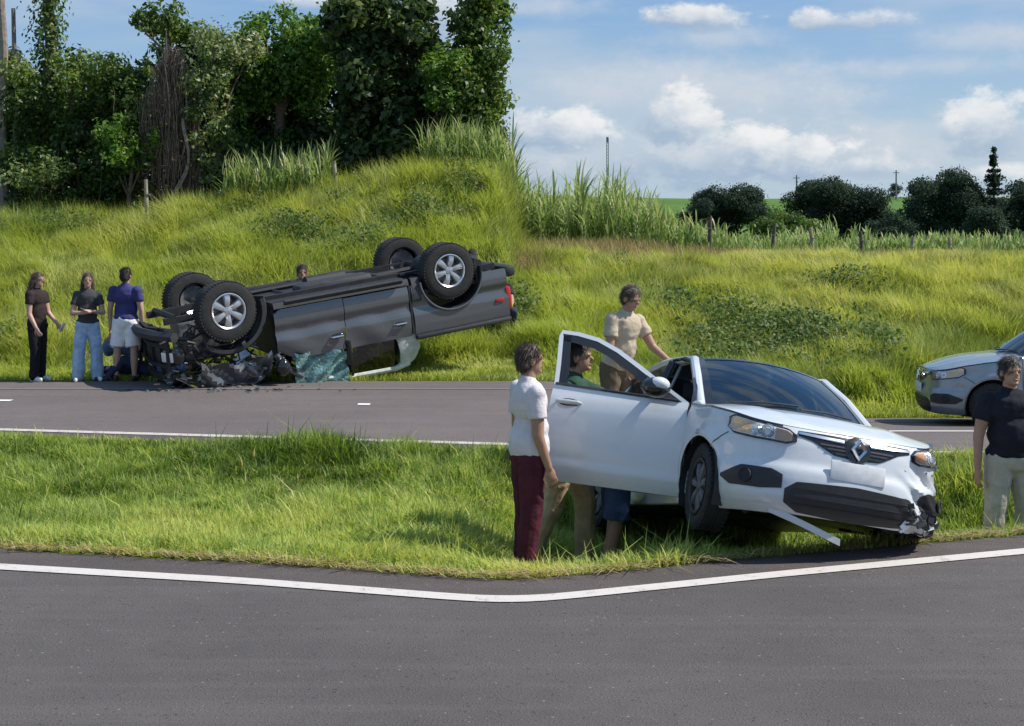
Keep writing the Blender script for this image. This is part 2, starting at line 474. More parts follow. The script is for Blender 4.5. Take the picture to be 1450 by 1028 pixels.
def ground_mat():
    m = bpy.data.materials.new('turf'); m.use_nodes = True
    t = NG(m.node_tree); b = m.node_tree.nodes['Principled BSDF']
    co = t.n('ShaderNodeTexCoord').outputs['Object']
    a = t.noise(co, 1.4, 5, .65); f_ = t.noise(co, 30, 4, .7); big = t.noise(co, .05, 3, .5)
    near = t.ramp(a.outputs['Fac'], [(.3, (.08, .12, .014)), (.5, (.14, .18, .022)), (.62, (.18, .19, .03)), (.75, (.16, .12, .05))])
    near = t.mix(t.m('MULTIPLY', f_.outputs['Fac'], .5), near, (.03, .05, .012, 1))
    farc = t.ramp(big.outputs['Fac'], [(.35, (.075, .145, .03)), (.55, (.10, .175, .035)), (.7, (.13, .19, .05))])
    row = t.noise(co, .6, 4, .7)
    farc = t.mix(t.m('MULTIPLY', row.outputs['Fac'], .35), farc, (.05, .105, .02, 1))
    s3 = t.n('ShaderNodeSeparateXYZ'); t.put(s3.inputs[0], co)
    t.put(b.inputs['Base Color'], t.mix(t.smooth(s3.outputs[1], 45, 120), near, farc))
    b.inputs['Roughness'].default_value = .95; b.inputs['Specular IOR Level'].default_value = .1
    bp = t.n('ShaderNodeBump'); bp.inputs['Strength'].default_value = .8; bp.inputs['Distance'].default_value = .06
    t.put(bp.inputs['Height'], f_.outputs['Fac']); t.put(b.inputs['Normal'], bp.outputs[0])
    return m
M_TURF = ground_mat()
xs = np.concatenate([-np.geomspace(24, 420, 30)[::-1], np.linspace(-23.6, 23.6, 237), np.geomspace(24, 420, 30)])
ys = np.concatenate([np.linspace(-40, 7, 12), np.linspace(7.4, 40, 218), np.geomspace(40.5, 900, 70)])
sheet('ground', xs, ys, ground, M_TURF)
M_ASPH = asphalt('asphalt', (.086, .076, .073), (.104, .092, .088))
M_ASPH2 = asphalt('worn_asphalt', (.128, .106, .100), (.145, .121, .115))
M_SHLD = asphalt('brown_asphalt', (.082, .068, .064), (.098, .08, .075))
xr = np.concatenate([np.linspace(-60, -12, 25), np.linspace(-11.8, 11.8, 237), np.linspace(12, 60, 25)])
LW = .46
def jit(X, s): return (vnoise(X, 0*X, 2.2, s)-.5)*.07+(vnoise(X, 0*X, 7, s+1)-.5)*.03
strip('near_road', xr, lambda X: 0*X-30, lambda X: edgeE(X)-.2, 0, M_ASPH, rows=3)
strip('road_shoulder', xr, lambda X: edgeE(X)-LW+.03, lambda X: edgeE(X)+jit(X, 21), .004, M_SHLD)
strip('road_edge_line', xr, lambda X: edgeE(X)-LW-.075, lambda X: edgeE(X)-LW+.07, .0065, paintline('white_road_paint', (.56, .51, .47), .80))
strip('far_road', xr, lambda X: edgeL(X)-.10, lambda X: 0*X+BACK, 0, M_ASPH2, zroad, 8)
strip('far_road_shoulder', xr, lambda X: edgeF(X), lambda X: edgeL(X)-.03, .004, M_SHLD, zroad)
strip('far_road_edge_line', xr, lambda X: edgeL(X)-.075, lambda X: edgeL(X)+.075, .009, paintline('white_road_paint_far', (.52, .47, .42), .76), zroad)
strip('far_road_back_line', xr, lambda X: 0*X+18.95, lambda X: 0*X+19.07, .006, paintline('worn_road_paint', (.21, .19, .18), .56), zroad)
M_DASH = paintline('centre_paint', (.74, .72, .70), .9)
def dash(x0, x1):
    X = np.linspace(x0, x1, 5)
    yc = lambda X: edgeL(X)*.48+BACK*.52-.0
    return strip('road_marking', X, lambda X: yc(X)-.07, lambda X: yc(X)+.07, .007, M_DASH, zroad)
for x0 in (-18.2, -10.8, -6.9, -1.99): dash(x0, x0+.16 if x0 > -6 else x0+.3)
dash(3.9, 6.3)
# ================================================================== GRASS AND GROUND COVER (nobody could count it)
M_GRASS = leaf_mat('grass_blades', [(0, (.085, .145, .024)), (.35, (.27, .36, .07)), (.65, (.45, .52, .12)), (.85, (.55, .54, .14)), (1, (.60, .50, .24))], .6, .45)
M_BANK = leaf_mat('bank_grass_blades', [(0, (.15, .20, .035)), (.35, (.27, .34, .062)), (.65, (.38, .43, .085)), (.85, (.50, .49, .14)), (1, (.60, .49, .26))], .65, .45)
M_DRY = leaf_mat('dry_grass_blades', [(0, (.16, .16, .05)), (.5, (.36, .27, .12)), (1, (.52, .40, .22))], .7, .35)
M_CANE = leaf_mat('cane_leaves', [(0, (.07, .12, .03)), (.4, (.17, .25, .07)), (.75, (.30, .39, .12)), (1, (.48, .46, .22))], .45, .4)
M_WEED = leaf_mat('weed_leaves', [(0, (.06, .10, .025)), (.5, (.12, .185, .045)), (.85, (.20, .25, .07)), (1, (.30, .26, .13))], .6, .4)

def median_grass():
    N = 215000
    X = rng.uniform(-7.2, 7.6, N); t = rng.random(N)
    E_, F_ = edgeE(X), edgeF(X)
    Y = E_+.0+(F_-E_)*t
    edge = np.minimum(Y-E_, F_-Y)
    rag = .02+.10*vnoise(X, Y, 3.1, 31)
    keep = edge > rag*rng.random(N)
    n1 = vnoise(X, Y, 1.1, 32); n2 = vnoise(X, Y, 4.5, 33); n3 = vnoise(X, Y, .45, 34)
    keep &= rng.random(N) < np.clip(1.5*n2-.05+.5*vnoise(X, Y, 11, 36), .12, 1)
    X, Y, t, n1, n2, n3, edge = [a[keep] for a in (X, Y, t, n1, n2, n3, edge)]
    P = np.stack([X, Y, ground(X, Y)-.01], 1); n = len(X)
    h = (.07+.12*n1+.05*rng.random(n))*(.55+.45*sstep(0, .35, edge))*(.75+.5*n2)
    tall = (rng.random(n) < .012)
    h = np.where(tall, h*1.9, h)
    fr = sstep(.75, .97, t)*sstep(-3.8, -2.2, X)*sstep(.3, -.8, X); h = h*(1+.45*fr)
    h = h*(1+.35*sstep(.2, .8, X)*sstep(.9, .2, edge))
    az = rng.uniform(0, 6.283, n)*.75+vnoise(X, Y, 2.3, 35)*8
    tint = np.clip(.36+.55*(n3-.5)+.5*(n2-.5)+.16*rng.normal(size=n)+.18*(.5-t)+.2*sstep(.25, 0, edge), 0, .88)
    tint = np.where(rng.random(n) < .05, rng.uniform(.8, 1, n), tint)
    v = blades(P, h, rng.uniform(.006, .017, n), az, rng.uniform(.1, 1.35, n), tint, .28, 2)
    return tag(fast_mesh('roadside_grass', *v[:3], M_GRASS, v[3]), 'short bright green grass covering the strip between the two roads', 'grass', kind='stuff')
median_grass()

# dead straw swept up along the asphalt edge
def straw():
    N = 1900; X = rng.uniform(-6, 6.2, N); Y = edgeE(X)+rng.normal(0, .03, N)+.01
    P = np.stack([X, Y, .012+rng.random(N)*.012], 1)
    v = blades(P, rng.uniform(.04, .12, N), rng.uniform(.005, .012, N), rng.normal(0, .5, N)+np.where(rng.random(N) < .5, 0, 3.14), rng.uniform(1.2, 2.6, N), rng.uniform(.45, 1, N), .38, 2)
    return tag(fast_mesh('straw', *v[:3], M_DRY, v[3]), 'dry straw and clippings lying along the edge of the near road', 'straw', kind='stuff')
straw()

def bank_grass():
    N = 330000
    Y = 20.05+13.5*rng.random(N)**1.15; X = rng.uniform(-.46, .46, N)*Y+rng.normal(0, .2, N)
    n1 = vnoise(X, Y, .9, 41); n2 = vnoise(X, Y, 2.8, 42); n3 = vnoise(X, Y, .33, 43)
    right = sstep(.0, 1.0, X)
    # mown verge beside the road, standing grass on the bank
    st = sstep(21.6, 23.2, Y+.9*right+(n1-.5)*1.2)
    keep = rng.random(N) < (.55+.5*n2)*(.6+.4*st)
    X, Y, n1, n2, n3, right, st = [a[keep] for a in (X, Y, n1, n2, n3, right, st)]; n = len(X)
    P = np.stack([X, Y, ground(X, Y)-.02], 1)
    h = (.10+.06*rng.random(n))*(1-st)+st*(.30+.26*n1+.20*rng.random(n))*(.8+.4*n2)*(1-.68*right*sstep(29.5, 31, Y))
    top = sstep(28.5, 31, Y)*(1-right); h = h*(1+.45*top)
    az = vnoise(X, Y, 1.0, 44)*9+rng.normal(0, .9, n)
    tint = .47+.34*(n3-.5)+.26*(n1-.5)+.12*rng.normal(size=n)+.24*right*sstep(23, 27, Y)+.10*(1-right)
    tint = np.where(st < .3, .62+.12*rng.normal(size=n), tint)
    tint = np.where(rng.random(n) < .04, .95, np.clip(tint, 0, .86))
    v = blades(P, h, rng.uniform(.010, .022, n), az, rng.uniform(.2, 1.1, n), tint, .3, 2)
    return tag(fast_mesh('bank_grass', *v[:3], M_BANK, v[3]), 'tall yellow green grass growing over the bank beyond the far road', 'grass', kind='stuff')
bank_grass()

def dry_grass():
    N = 26000
    X = rng.uniform(0, 1, N)**1.5*13+.1; Y = rng.uniform(28.0, 32.6, N)
    k = rng.random(N) < (.95-.062*X)*sstep(.25, .6, vnoise(X, Y, .8, 46))
    X, Y = X[k], Y[k]; n = len(X)
    P = np.stack([X, Y, ground(X, Y)], 1)
    v = blades(P, rng.uniform(.25, .58, n)*(1-.55*sstep(2.5, 6, X)), rng.uniform(.012, .024, n), rng.uniform(0, 6.28, n), rng.uniform(.1, .6, n), np.clip(.5+.3*rng.normal(size=n), 0, 1), .2, 2)
    return tag(fast_mesh('dry_grass', *v[:3], M_DRY, v[3]), 'straw coloured seeding grass along the fence at the top of the bank', 'grass', kind='stuff')
dry_grass()

def weeds():
    parts = []
    spots = [(1040, 455, 70, 26), (1010, 480, 46, 30), (1110, 470, 60, 26), (1160, 480, 60, 28), (1245, 490, 30, 34), (1090, 505, 90, 24), (960, 440, 34, 20), (1180, 520, 70, 20), (1020, 520, 60, 20), (740, 440, 26, 30),
             (60, 320, 70, 16), (180, 330, 60, 18), (420, 330, 60, 22), (20, 480, 26, 20), (480, 290, 60, 20), (590, 300, 60, 22), (330, 300, 50, 16), (660, 260, 40, 16), (1200, 400, 60, 14), (880, 372, 10, 14), (510, 350, 50, 16)]
    for (px, py, rx, ry) in spots:
        # walk down the ray until it meets the ground
        Y = 20.5
        while Y < 33 and atz(py, Y) > gz(atx(px, Y), Y)+.25: Y += .1
        n = int(rx*ry*1.3)
        X = atx(px, Y)+rng.normal(0, .5, n)*rx*Y/FPX
        YY = Y+rng.normal(0, .5, n)*ry/FPX*Y*2.6
        P = np.stack([X, YY, ground(X, YY)+rng.random(n)*(.35+.35*vnoise(X, YY, 1.5, 47))], 1)
        nr = rng.normal(size=(n, 3))*.8+np.array([.2, -.5, .8])
        parts.append(leaves(P, nr, rng.uniform(.04, .11, n), np.clip(.4+.28*rng.normal(size=n), 0, 1), .6))
    v = join(parts)
    return tag(fast_mesh('weeds', *v[:3], M_WEED, v[3]), 'dark broad leaved weeds in patches on the grassy bank', 'weeds', kind='stuff')
weeds()

def cane(name, label, n, xf, yf, hf, seed_, leaf_n=9, wid=(.03, .055)):
    parts = []
    X = xf(n); Y = yf(n); Z = ground(X, Y); H = hf(X, Y)
    # stalks
    P = np.stack([X, Y, Z], 1)
    parts.append(blades(P, H*.75, np.full(n, .035), rng.uniform(0, 6.28, n), rng.uniform(0, .12, n), rng.uniform(.5, 1, n), 0, 2))
    for k in range(leaf_n):
        f = .25+.6*k/leaf_n
        Q = P+np.stack([rng.normal(0, .04, n), rng.normal(0, .04, n), H*f], 1)
        L = H*(.42+.25*rng.random(n))*(1.0 if k < leaf_n-2 else .85)
        ln = rng.uniform(.25, .95, n)*(1 if k < leaf_n-2 else .5)
        parts.append(blades(Q, L, rng.uniform(*wid, n), rng.uniform(0, 6.28, n), ln, np.clip(.36+.5*k/leaf_n+.2*rng.normal(size=n), 0, 1), .45, 4))
    v = join(parts)
    return tag(fast_mesh(name, *v[:3], M_CANE, v[3]), label, 'sugar cane' if 'cane' in name else 'reeds', kind='stuff')
cane('sugar_cane', 'tall green sugar cane behind the fence at the edge of the wood', 420,
     lambda n: -.05+5.4*rng.random(n)**1.35, lambda n: rng.uniform(32.2, 37.5, n),
     lambda X, Y: (.95+.55*vnoise(X, Y, 1.1, 51)+.85*rng.random(len(X))**2)*(1-.55*sstep(2.4, 5.2, X)), 1)
cane('sugar_cane', 'lower cane and tall grass filling the field behind the fence posts', 1500,
     lambda n: rng.uniform(2.6, 16.5, n), lambda n: rng.uniform(33.2, 44, n),
     lambda X, Y: (.26+.22*vnoise(X, Y, .5, 52)+.26*rng.random(len(X)))*(1+.55*np.exp(-((X-atx(1175, 36))/.6)**2)), 2, 6, (.025, .05))
cane('reed_grass', 'dark green reeds standing at the foot of the trees', 520,
     lambda n: atx(np.where(rng.random(n) < .55, rng.uniform(330, 470, n), rng.uniform(600, 722, n)), 32.5), lambda n: rng.uniform(31.4, 33.2, n),
     lambda X, Y: .9+.5*rng.random(len(X)), 3, 6, (.025, .045))

# ================================================================== TREES
M_BARK = mat('bark', (.12, .085, .06), .9, var=.5, scale=14, bump=.8, bscale=30)
M_PALEBARK = mat('pale_bark', (.24, .20, .165), .9, var=.4, scale=10, bump=.6, bscale=30)
M_VINE = mat('dead_vines', (.15, .105, .075), .9, var=.45, scale=6)
def foliage(name, lo, mid, hi, spk):
    return leaf_mat(name, [(0, lo), (.4, mid), (.8, hi), (1, spk)], .8 if 'distant' in name else .45, .38)
F_DEEP = foliage('deep_foliage', (.02, .04, .014), (.05, .085, .026), (.10, .15, .042), (.22, .25, .08))
F_MID = foliage('mid_foliage', (.03, .06, .015), (.08, .14, .028), (.16, .23, .045), (.28, .33, .09))
F_LUSH = foliage('lush_foliage', (.03, .075, .014), (.09, .18, .026), (.17, .28, .042), (.26, .35, .075))
F_PALE = foliage('pale_foliage', (.04, .075, .022), (.12, .18, .05), (.22, .27, .09), (.38, .40, .22))
F_BLUE = foliage('dark_distant_foliage', (.018, .034, .022), (.032, .056, .034), (.05, .08, .042), (.075, .105, .055))

def clumps(cs, dens, size, tl=0.0, ts=.22):
    """cs: (x,y,z, rx,ry,rz, tint) ellipsoid leaf clumps"""
    parts = []
    for (x, y, z, rx, ry, rz, tn) in cs:
        n = max(8, int(7*dens*(rx*ry*rz)**(2/3)))
        d = rng.normal(size=(n, 3)); d /= np.linalg.norm(d, axis=1, keepdims=True)
        r = .45+.62*rng.random(n)**.6+np.where(rng.random(n) < .10, .55*rng.random(n), 0)
        P = np.array([x, y, z])+d*np.array([rx, ry, rz])*r[:, None]
        P += (rng.normal(size=(n, 3)))*.05
        lump = vnoise(P[:, 0]+P[:, 1]*.7, P[:, 2], 2.2, 61)
        k = lump+.35*rng.random(n) > .36
        P, d = P[k], d[k]; m = len(P)
        nr = d*.6+rng.normal(size=(m, 3))*.55+np.array([0, 0, .35])
        parts.append(leaves(P, nr, size*rng.uniform(.5, 1.25, m), np.clip(tn+tl+.35*(lump[k]-.5)+ts*rng.normal(size=m), 0, 1), .6))
    return join(parts)
def in_blob(cx, cz, rx, rz, y, n, rr, tn, depth=1.0, ts=.14):
    """n leaf clumps packed in an upright blob"""
    out = []
    for i in range(n):
        a = random.uniform(0, 6.283); q = math.sqrt(random.random())
        s = random.uniform(.7, 1.3)*rr
        out.append((cx+rx*q*math.cos(a), y+random.uniform(-1, .8)*depth, cz+rz*q*math.sin(a), s, s*.9, s*.8, tn+random.uniform(-ts, ts)))
    return out
def limbs(mb, base, top, r, cs, nl=7):
    b, t = Vector(base), Vector(top); pts = [b]
    for k in range(1, 6):
        f = k/5; pts.append(b.lerp(t, f)+Vector((random.uniform(-.1, .1), random.uniform(-.1, .1), 0))*(1 if k < 5 else 0))
    mb.tube(pts, [r*(1.25-.85*k/5) for k in range(6)], 8)
    for i in range(min(nl, len(cs))):
        c = cs[i*max(1, len(cs)//nl) % len(cs)]; k = random.randint(2, 4); s = pts[k]; e = Vector(c[:3])
        mid = s.lerp(e, .5)+Vector((random.uniform(-.2, .2), random.uniform(-.2, .2), .15))
        mb.tube([s, mid, e], [r*.45, r*.3, r*.08], 6)
def tree(name, label, cat, base, top, r, cs, fmat, dens=190, size=.16, group=None, bark=None, nl=7, vines=0):
    root = empty(name, base); tag(root, label, cat, group)
    off = np.array(base)
    mb = MB(); limbs(mb, (0, 0, -.15), Vector(top)-Vector(base), r, [(c[0]-base[0], c[1]-base[1], c[2]-base[2]) for c in cs], nl)
    mb.build('trunk', bark or M_BARK, root)
    v = clumps(cs, dens, size)
    fast_mesh('crown', v[0]-off, v[1], v[2], fmat, v[3], root)
    if vines:
        mv = MB()
        for i in range(vines):
            c = random.choice(cs); x, y, z = c[0]-base[0]+random.uniform(-1, 1)*c[3], c[1]-base[1]-c[4], c[2]-base[2]
            L = random.uniform(.8, 2.6); p = [(x+.05*math.sin(k*1.1+i)+.06*k*math.sin(i), y-.04*k, z-L*k/5) for k in range(6)]
            mv.tube(p, .007, 4)
        mv.build('vines', M_VINE, root)
    return root
YT = 34.0
def px(p, Y=YT): return atx(p, Y)
def pz(p, Y=YT): return atz(p, Y)
def blob_px(x, y, rx, ry, Y, n, rr, tn, depth=.9, ts=.14):
    s = Y/FPX
    tw = []
    for i in range(n//2):       # small sprays that break the outline
        a = random.uniform(-.3, 3.44); q = random.uniform(.95, 1.3)
        tw.append((px(x, Y)+rx*s*q*math.cos(a), Y+random.uniform(-.4, .4), pz(y, Y)+ry*s*q*math.sin(a), rr*random.uniform(.25, .5), rr*.35, rr*random.uniform(.25, .6), tn+random.uniform(-.1, .3)))
    return in_blob(px(x, Y), pz(y, Y), rx*s, ry*s, Y, n, rr, tn, depth, ts)+tw
def bz(p, Y): return (px(p, Y), Y, gz(px(p, Y), Y))

# left end of the wood
tree('vine_covered_bush', 'broad dark bush under pale sunlit creepers at the left end of the wood', 'bush', bz(105, 34), (px(100), 34, pz(110)), .12,
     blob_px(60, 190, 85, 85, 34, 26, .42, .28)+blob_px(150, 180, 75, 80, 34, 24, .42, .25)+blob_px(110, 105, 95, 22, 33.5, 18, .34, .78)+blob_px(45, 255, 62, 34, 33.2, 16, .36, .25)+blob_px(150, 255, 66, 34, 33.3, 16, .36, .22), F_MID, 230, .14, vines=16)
tree('small_bush', 'rounded bright green bush low in front of the dark wood', 'bush', bz(188, 32.6), (px(188, 32.6), 32.6, pz(200, 32.6)), .06,
     blob_px(188, 205, 32, 34, 32.6, 14, .3, .55), F_LUSH, 260, .13)
tree('shrub', 'low grey green shrub with pale leaves at the far left foot of the wood', 'shrub', bz(60, 32.4), (px(60, 32.4), 32.4, pz(240, 32.4)), .05,
     blob_px(60, 245, 36, 22, 32.4, 10, .26, .5), F_PALE, 150, .13)
cs = blob_px(232, 36, 30, 9, 33.8, 9, .24, .4)+blob_px(232, 14, 14, 6, 33.8, 5, .2, .45)+blob_px(205, 32, 16, 6, 33.8, 4, .18, .6)+blob_px(258, 46, 20, 5, 33.8, 4, .18, .5)
tree('slender_tree', 'small spreading tree top rising above the brown hanging vines', 'tree', bz(240, 33.8), (px(234, 33.8), 33.8, pz(16, 33.8)), .09, cs, F_MID, 260, .16, bark=M_PALEBARK)
# dead vines over a snag
def vine_curtain():
    Y = 33.0; b = bz(250, Y); root = empty('dead_vine_curtain', b)
    tag(root, 'brown tangle of dead hanging vines on a snag between green bushes', 'dead vines')
    s = MB(); limbs(s, (0, .35, -.1), (-.1, .35, pz(70, Y)-b[2]), .14, [(random.uniform(-.5, .5), .3, pz(80, Y)-b[2]) for _ in range(5)], 5)
    s.build('trunk', M_PALEBARK, root)
    mv = MB(); mt = MB()
    for i in range(420):
        x0 = random.gauss(-.05, .34); zt = pz(62, Y)-b[2]-abs(x0+.05)*1.5-random.random()**2*2.2
        L = random.uniform(.6, 3.6); L = min(L, zt-.1); yy = -.2+random.uniform(-.3, .35)*(1-abs(x0))
        ph = random.random()*6; am = random.uniform(.02, .10)
        p = [(x0*(1-.12*k/6)+am*math.sin(ph+k*1.1), yy+.05*math.sin(ph*2+k), zt-L*k/6) for k in range(7)]
        (mt if i % 7 == 0 else mv).tube(p, random.uniform(.007, .016), 4)
    for i in range(5):
        x0 = .25+.1*i/5; p = [(x0+.35*math.sin(k*.55+.3*i)*k/7, -.45, pz(170, Y)-b[2]-1.9*k/7) for k in range(8)]
        if i < 2: mt.tube(p, .03, 6)
    v = mv.build('vines', M_VINE, root); tag(v, kind='stuff')
    v = mt.build('pale_vines', M_PALEBARK, root); tag(v, kind='stuff')
    n = 2600; P = np.stack([rng.normal(-.05, .36, n), -.15+rng.normal(0, .2, n), rng.uniform(.5, 3.1, n)], 1)
    lv = leaves(P, rng.normal(size=(n, 3)), rng.uniform(.05, .12, n), rng.random(n), .5)
    fast_mesh('dry_leaves', *lv[:3], leaf_mat('dead_leaves', [(0, (.06, .04, .03)), (.6, (.13, .09, .06)), (1, (.2, .15, .1))], .8, .15), lv[3], root)
vine_curtain()
tree('creeper_column', 'column of light green creepers right of the brown vines', 'creeper', bz(305, 33.2), (px(305, 33.2), 33.2, pz(70, 33.2)), .1,
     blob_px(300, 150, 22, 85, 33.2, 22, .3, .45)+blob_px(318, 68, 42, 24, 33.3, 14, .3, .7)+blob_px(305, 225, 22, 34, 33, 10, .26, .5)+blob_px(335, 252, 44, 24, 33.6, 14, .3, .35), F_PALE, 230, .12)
tree('leafy_tree', 'bright green rounded tree left of the tallest dark tree', 'tree', bz(395, 34.6), (px(395, 34.6), 34.6, pz(80, 34.6)), .16,
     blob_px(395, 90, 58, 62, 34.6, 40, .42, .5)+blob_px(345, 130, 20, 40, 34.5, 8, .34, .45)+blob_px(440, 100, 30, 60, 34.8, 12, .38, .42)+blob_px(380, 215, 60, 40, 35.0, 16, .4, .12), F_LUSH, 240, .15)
tree('tall_dark_tree', 'tallest dark tree with large dull leaves in the middle of the wood', 'tree', bz(545, 33.6), (px(545, 33.6), 33.6, pz(20, 33.6)), .2,
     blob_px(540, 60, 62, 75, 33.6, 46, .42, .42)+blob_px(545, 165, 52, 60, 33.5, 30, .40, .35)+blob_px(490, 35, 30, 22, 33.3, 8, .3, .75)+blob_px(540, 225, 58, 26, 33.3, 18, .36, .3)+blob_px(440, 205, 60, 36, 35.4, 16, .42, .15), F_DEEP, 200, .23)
tree('yellow_green_bush', 'fresh green bush between the tallest dark tree and the right hand tree', 'bush', bz(632, 33.2), (px(632, 33.2), 33.2, pz(120, 33.2)), .08,
     blob_px(634, 118, 26, 42, 33.2, 18, .32, .5)+blob_px(622, 165, 20, 30, 33.2, 8, .3, .35), F_LUSH, 240, .14)
tree('right_tree', 'mid green tree closing the wood on its right beside the open sky', 'tree', bz(684, 34), (px(684), 34, pz(20)), .17,
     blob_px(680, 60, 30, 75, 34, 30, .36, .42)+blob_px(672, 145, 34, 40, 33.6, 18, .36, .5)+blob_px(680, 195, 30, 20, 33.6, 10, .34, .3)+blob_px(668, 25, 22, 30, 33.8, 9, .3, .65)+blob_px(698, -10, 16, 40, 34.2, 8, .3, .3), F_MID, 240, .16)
# the second row, dark behind
row = [(20, 165, 'dark tree seen behind the bare trunks at far left'), (150, 150, 'dark tree behind the vine covered bush'), (265, 130, 'dark tree behind the brown dead vines'),
       (360, 160, 'dark tree in the gap behind the bright rounded tree'), (455, 130, 'dark tree between the bright rounded tree and the tallest tree'), (560, 110, 'dark tree directly behind the tallest tree'), (650, 140, 'dark tree behind the fresh green bush at the right')]
for i, (p, y, lb) in enumerate(row):
    Y = 37.2
    tree('dark_tree', lb, 'tree', bz(p, Y), (px(p, Y), Y, pz(y-20, Y)), .15, blob_px(p, y+40, 56 if p < 600 else 38, 105, Y, 40, .52, .35, .7), F_DEEP, 150, .22, 'trees in the second row of the wood')
# bare and ivy-clad trunks at the left
def bare_trunk(label, p, ptop, Y, r, lean, ivy):
    b = bz(p, Y); root = empty('bare_trunk', b); tag(root, label, 'tree trunk')
    H = pz(ptop, Y)-b[2]; m = MB()
    m.tube([(lean*k/6+.05*math.sin(k*2), 0, -.2+(H+.2)*k/6) for k in range(7)], [r*(1.15-.4*k/6) for k in range(7)], 9)
    m.build('trunk', M_PALEBARK if not ivy else M_BARK, root)
    if ivy:
        n = 2600; zz = rng.uniform(H*.25, H, n); a = rng.uniform(0, 6.28, n); rr = r+np.abs(rng.normal(.05, .13, n))*(1+.8*vnoise(zz, a, 1.3, 71))
        P = np.stack([lean*zz/H+np.cos(a)*rr, np.sin(a)*rr, zz], 1)
        lv = leaves(P, np.stack([np.cos(a), np.sin(a), .4+0*a], 1)+rng.normal(size=(n, 3))*.4, rng.uniform(.08, .18, n), np.clip(rng.normal(.4, .25, n), 0, 1))
        fast_mesh('ivy', *lv[:3], F_MID, lv[3], root)
bare_trunk('thick bare pinkish trunk at the extreme left edge', 3, -60, 33.5, .12, .0, False)
bare_trunk('thin broken grey trunk just right of the thick bare trunk', 27, 12, 34.5, .07, -.12, False)
bare_trunk('dark trunk wrapped in ivy rising above the bushes', 66, -60, 34.2, .16, .1, True)

# ================================================================== THE FAR FIELDS
def far_tree(label, p, pt, pb, rx, Y, n, rr, fm, group=None, name='distant_tree'):
    b = (px(p, Y), Y, gz(px(p, Y), Y)); s = Y/FPX
    cz, rz = pz((pt+pb)/2, Y), (pb-pt)/2*s
    cs = []
    for i in range(n):
        a = random.uniform(-.15, math.pi+.15); q = math.sqrt(random.random())
        cs.append((b[0]+rx*s*q*math.cos(a), Y+random.uniform(-1, 1)*rx*s*.6, cz-rz+2*rz*max(0, q*math.sin(a)), rr*random.uniform(.8, 1.3), rr, rr*.75, .45+random.uniform(-.15, .15)))
    return tree(name, label, 'tree', b, (b[0], Y, cz), .35, cs, fm, 120, .26, group)
far_tree('dark broad tree low on the horizon behind the cane', 1035, 268, 325, 70, 150, 46, 1.3, F_BLUE)
far_tree('dark domed tree left of the pole with the small bush', 1182, 262, 345, 74, 140, 90, 1.4, F_BLUE)
far_tree('largest dark spreading tree beside the tall conifer', 1338, 250, 345, 62, 130, 90, 1.2, F_BLUE)
far_tree('dark tree cut by the right edge beyond the conifer', 1452, 266, 345, 56, 135, 60, 1.2, F_BLUE)
far_tree('dark low bush filling the gap between the two big domed trees', 1262, 308, 345, 30, 120, 16, .9, F_BLUE, None, 'distant_bush')
far_tree('dark bush in front of the conifer', 1400, 300, 345, 36, 118, 18, .9, F_BLUE, None, 'distant_bush')
far_tree('green bush behind the fence in front of the domed tree', 1110, 305, 340, 45, 100, 18, .8, F_MID, None, 'distant_bush')
far_tree('tiny round tree on the skyline at the foot of a pole', 1269, 262, 276, 7, 480, 8, 1.1, F_BLUE, None, 'skyline_tree')
def conifer():
    Y = 128; b = (px(1407, Y), Y, gz(px(1407, Y), Y)); root = empty('conifer', b)
    tag(root, 'tall narrow tiered conifer rising above the dark trees at right', 'tree')
    H = pz(212, Y)-b[2]; m = MB(); m.tube([(0, 0, -.3), (0, 0, H*.5), (0, 0, H)], [.22, .14, .03], 8); m.build('trunk', M_BARK, root)
    parts = []
    for k in range(21):
        z = H*(.26+.73*k/20)+random.uniform(-.12, .12); L = (1.7*(1-(k/20))**.9+.18)*random.uniform(.7, 1.2)
        for q in range(7):
            a = q*.9+k*.5+random.uniform(-.3, .3); L *= random.uniform(.82, 1.15); n = 34; t = rng.random(n)
            P = np.stack([np.cos(a)*L*t, np.sin(a)*L*t, z-.22*t*L+.30*t*t*L+rng.normal(0, .09, n)], 1)+rng.normal(size=(n, 3))*.05
            parts.append(leaves(P, rng.normal(size=(n, 3))+np.array([0, 0, .5]), rng.uniform(.2, .42, n), np.clip(rng.normal(.4, .2, n), 0, 1), .5))
    v = join(parts); fast_mesh('crown', *v[:3], F_BLUE, v[3], root)
conifer()
M_POLE = mat('pole_grey', (.16, .17, .18), .8)
def pole(label, p, pt, Y, r, kind):
    b = (px(p, Y), Y, gz(px(p, Y), Y)); root = empty(kind, b); tag(root, label, 'mast' if kind == 'mast' else 'pole')
    H = pz(pt, Y)-b[2]; m = MB()
    if kind == 'mast':
        for q in range(3):
            a = q*2.094; m.tube([(r*2*math.cos(a), r*2*math.sin(a), -1), (r*1.6*math.cos(a), r*1.6*math.sin(a), H)], r*.5, 5)
        n = 22
        for k in range(n):
            for q in range(3):
                a, c = q*2.094, (q+1)*2.094
                m.tube([(r*1.8*math.cos(a), r*1.8*math.sin(a), H*k/n), (r*1.8*math.cos(c), r*1.8*math.sin(c), H*(k+1)/n)], r*.2, 4)
        m.build('lattice', M_POLE, root)
        MB().box((0, 0, H-.4), (r*3, r*3, 1.6)).build('antenna', M_POLE, root)
    else:
        m.tube([(0, 0, -1), (0, 0, H)], [r*1.2, r*.8], 7); m.build('shaft', M_POLE, root)
        MB().box((0, 0, H-.9), (2.2, .22, .22)).build('crossarm', M_POLE, root)
pole('tall lattice mast on the skyline above the cane', 860, 196, 420, .22, 'mast')
pole('thin pole on the skyline left of the domed tree', 1128, 248, 430, .28, 'utility_pole')
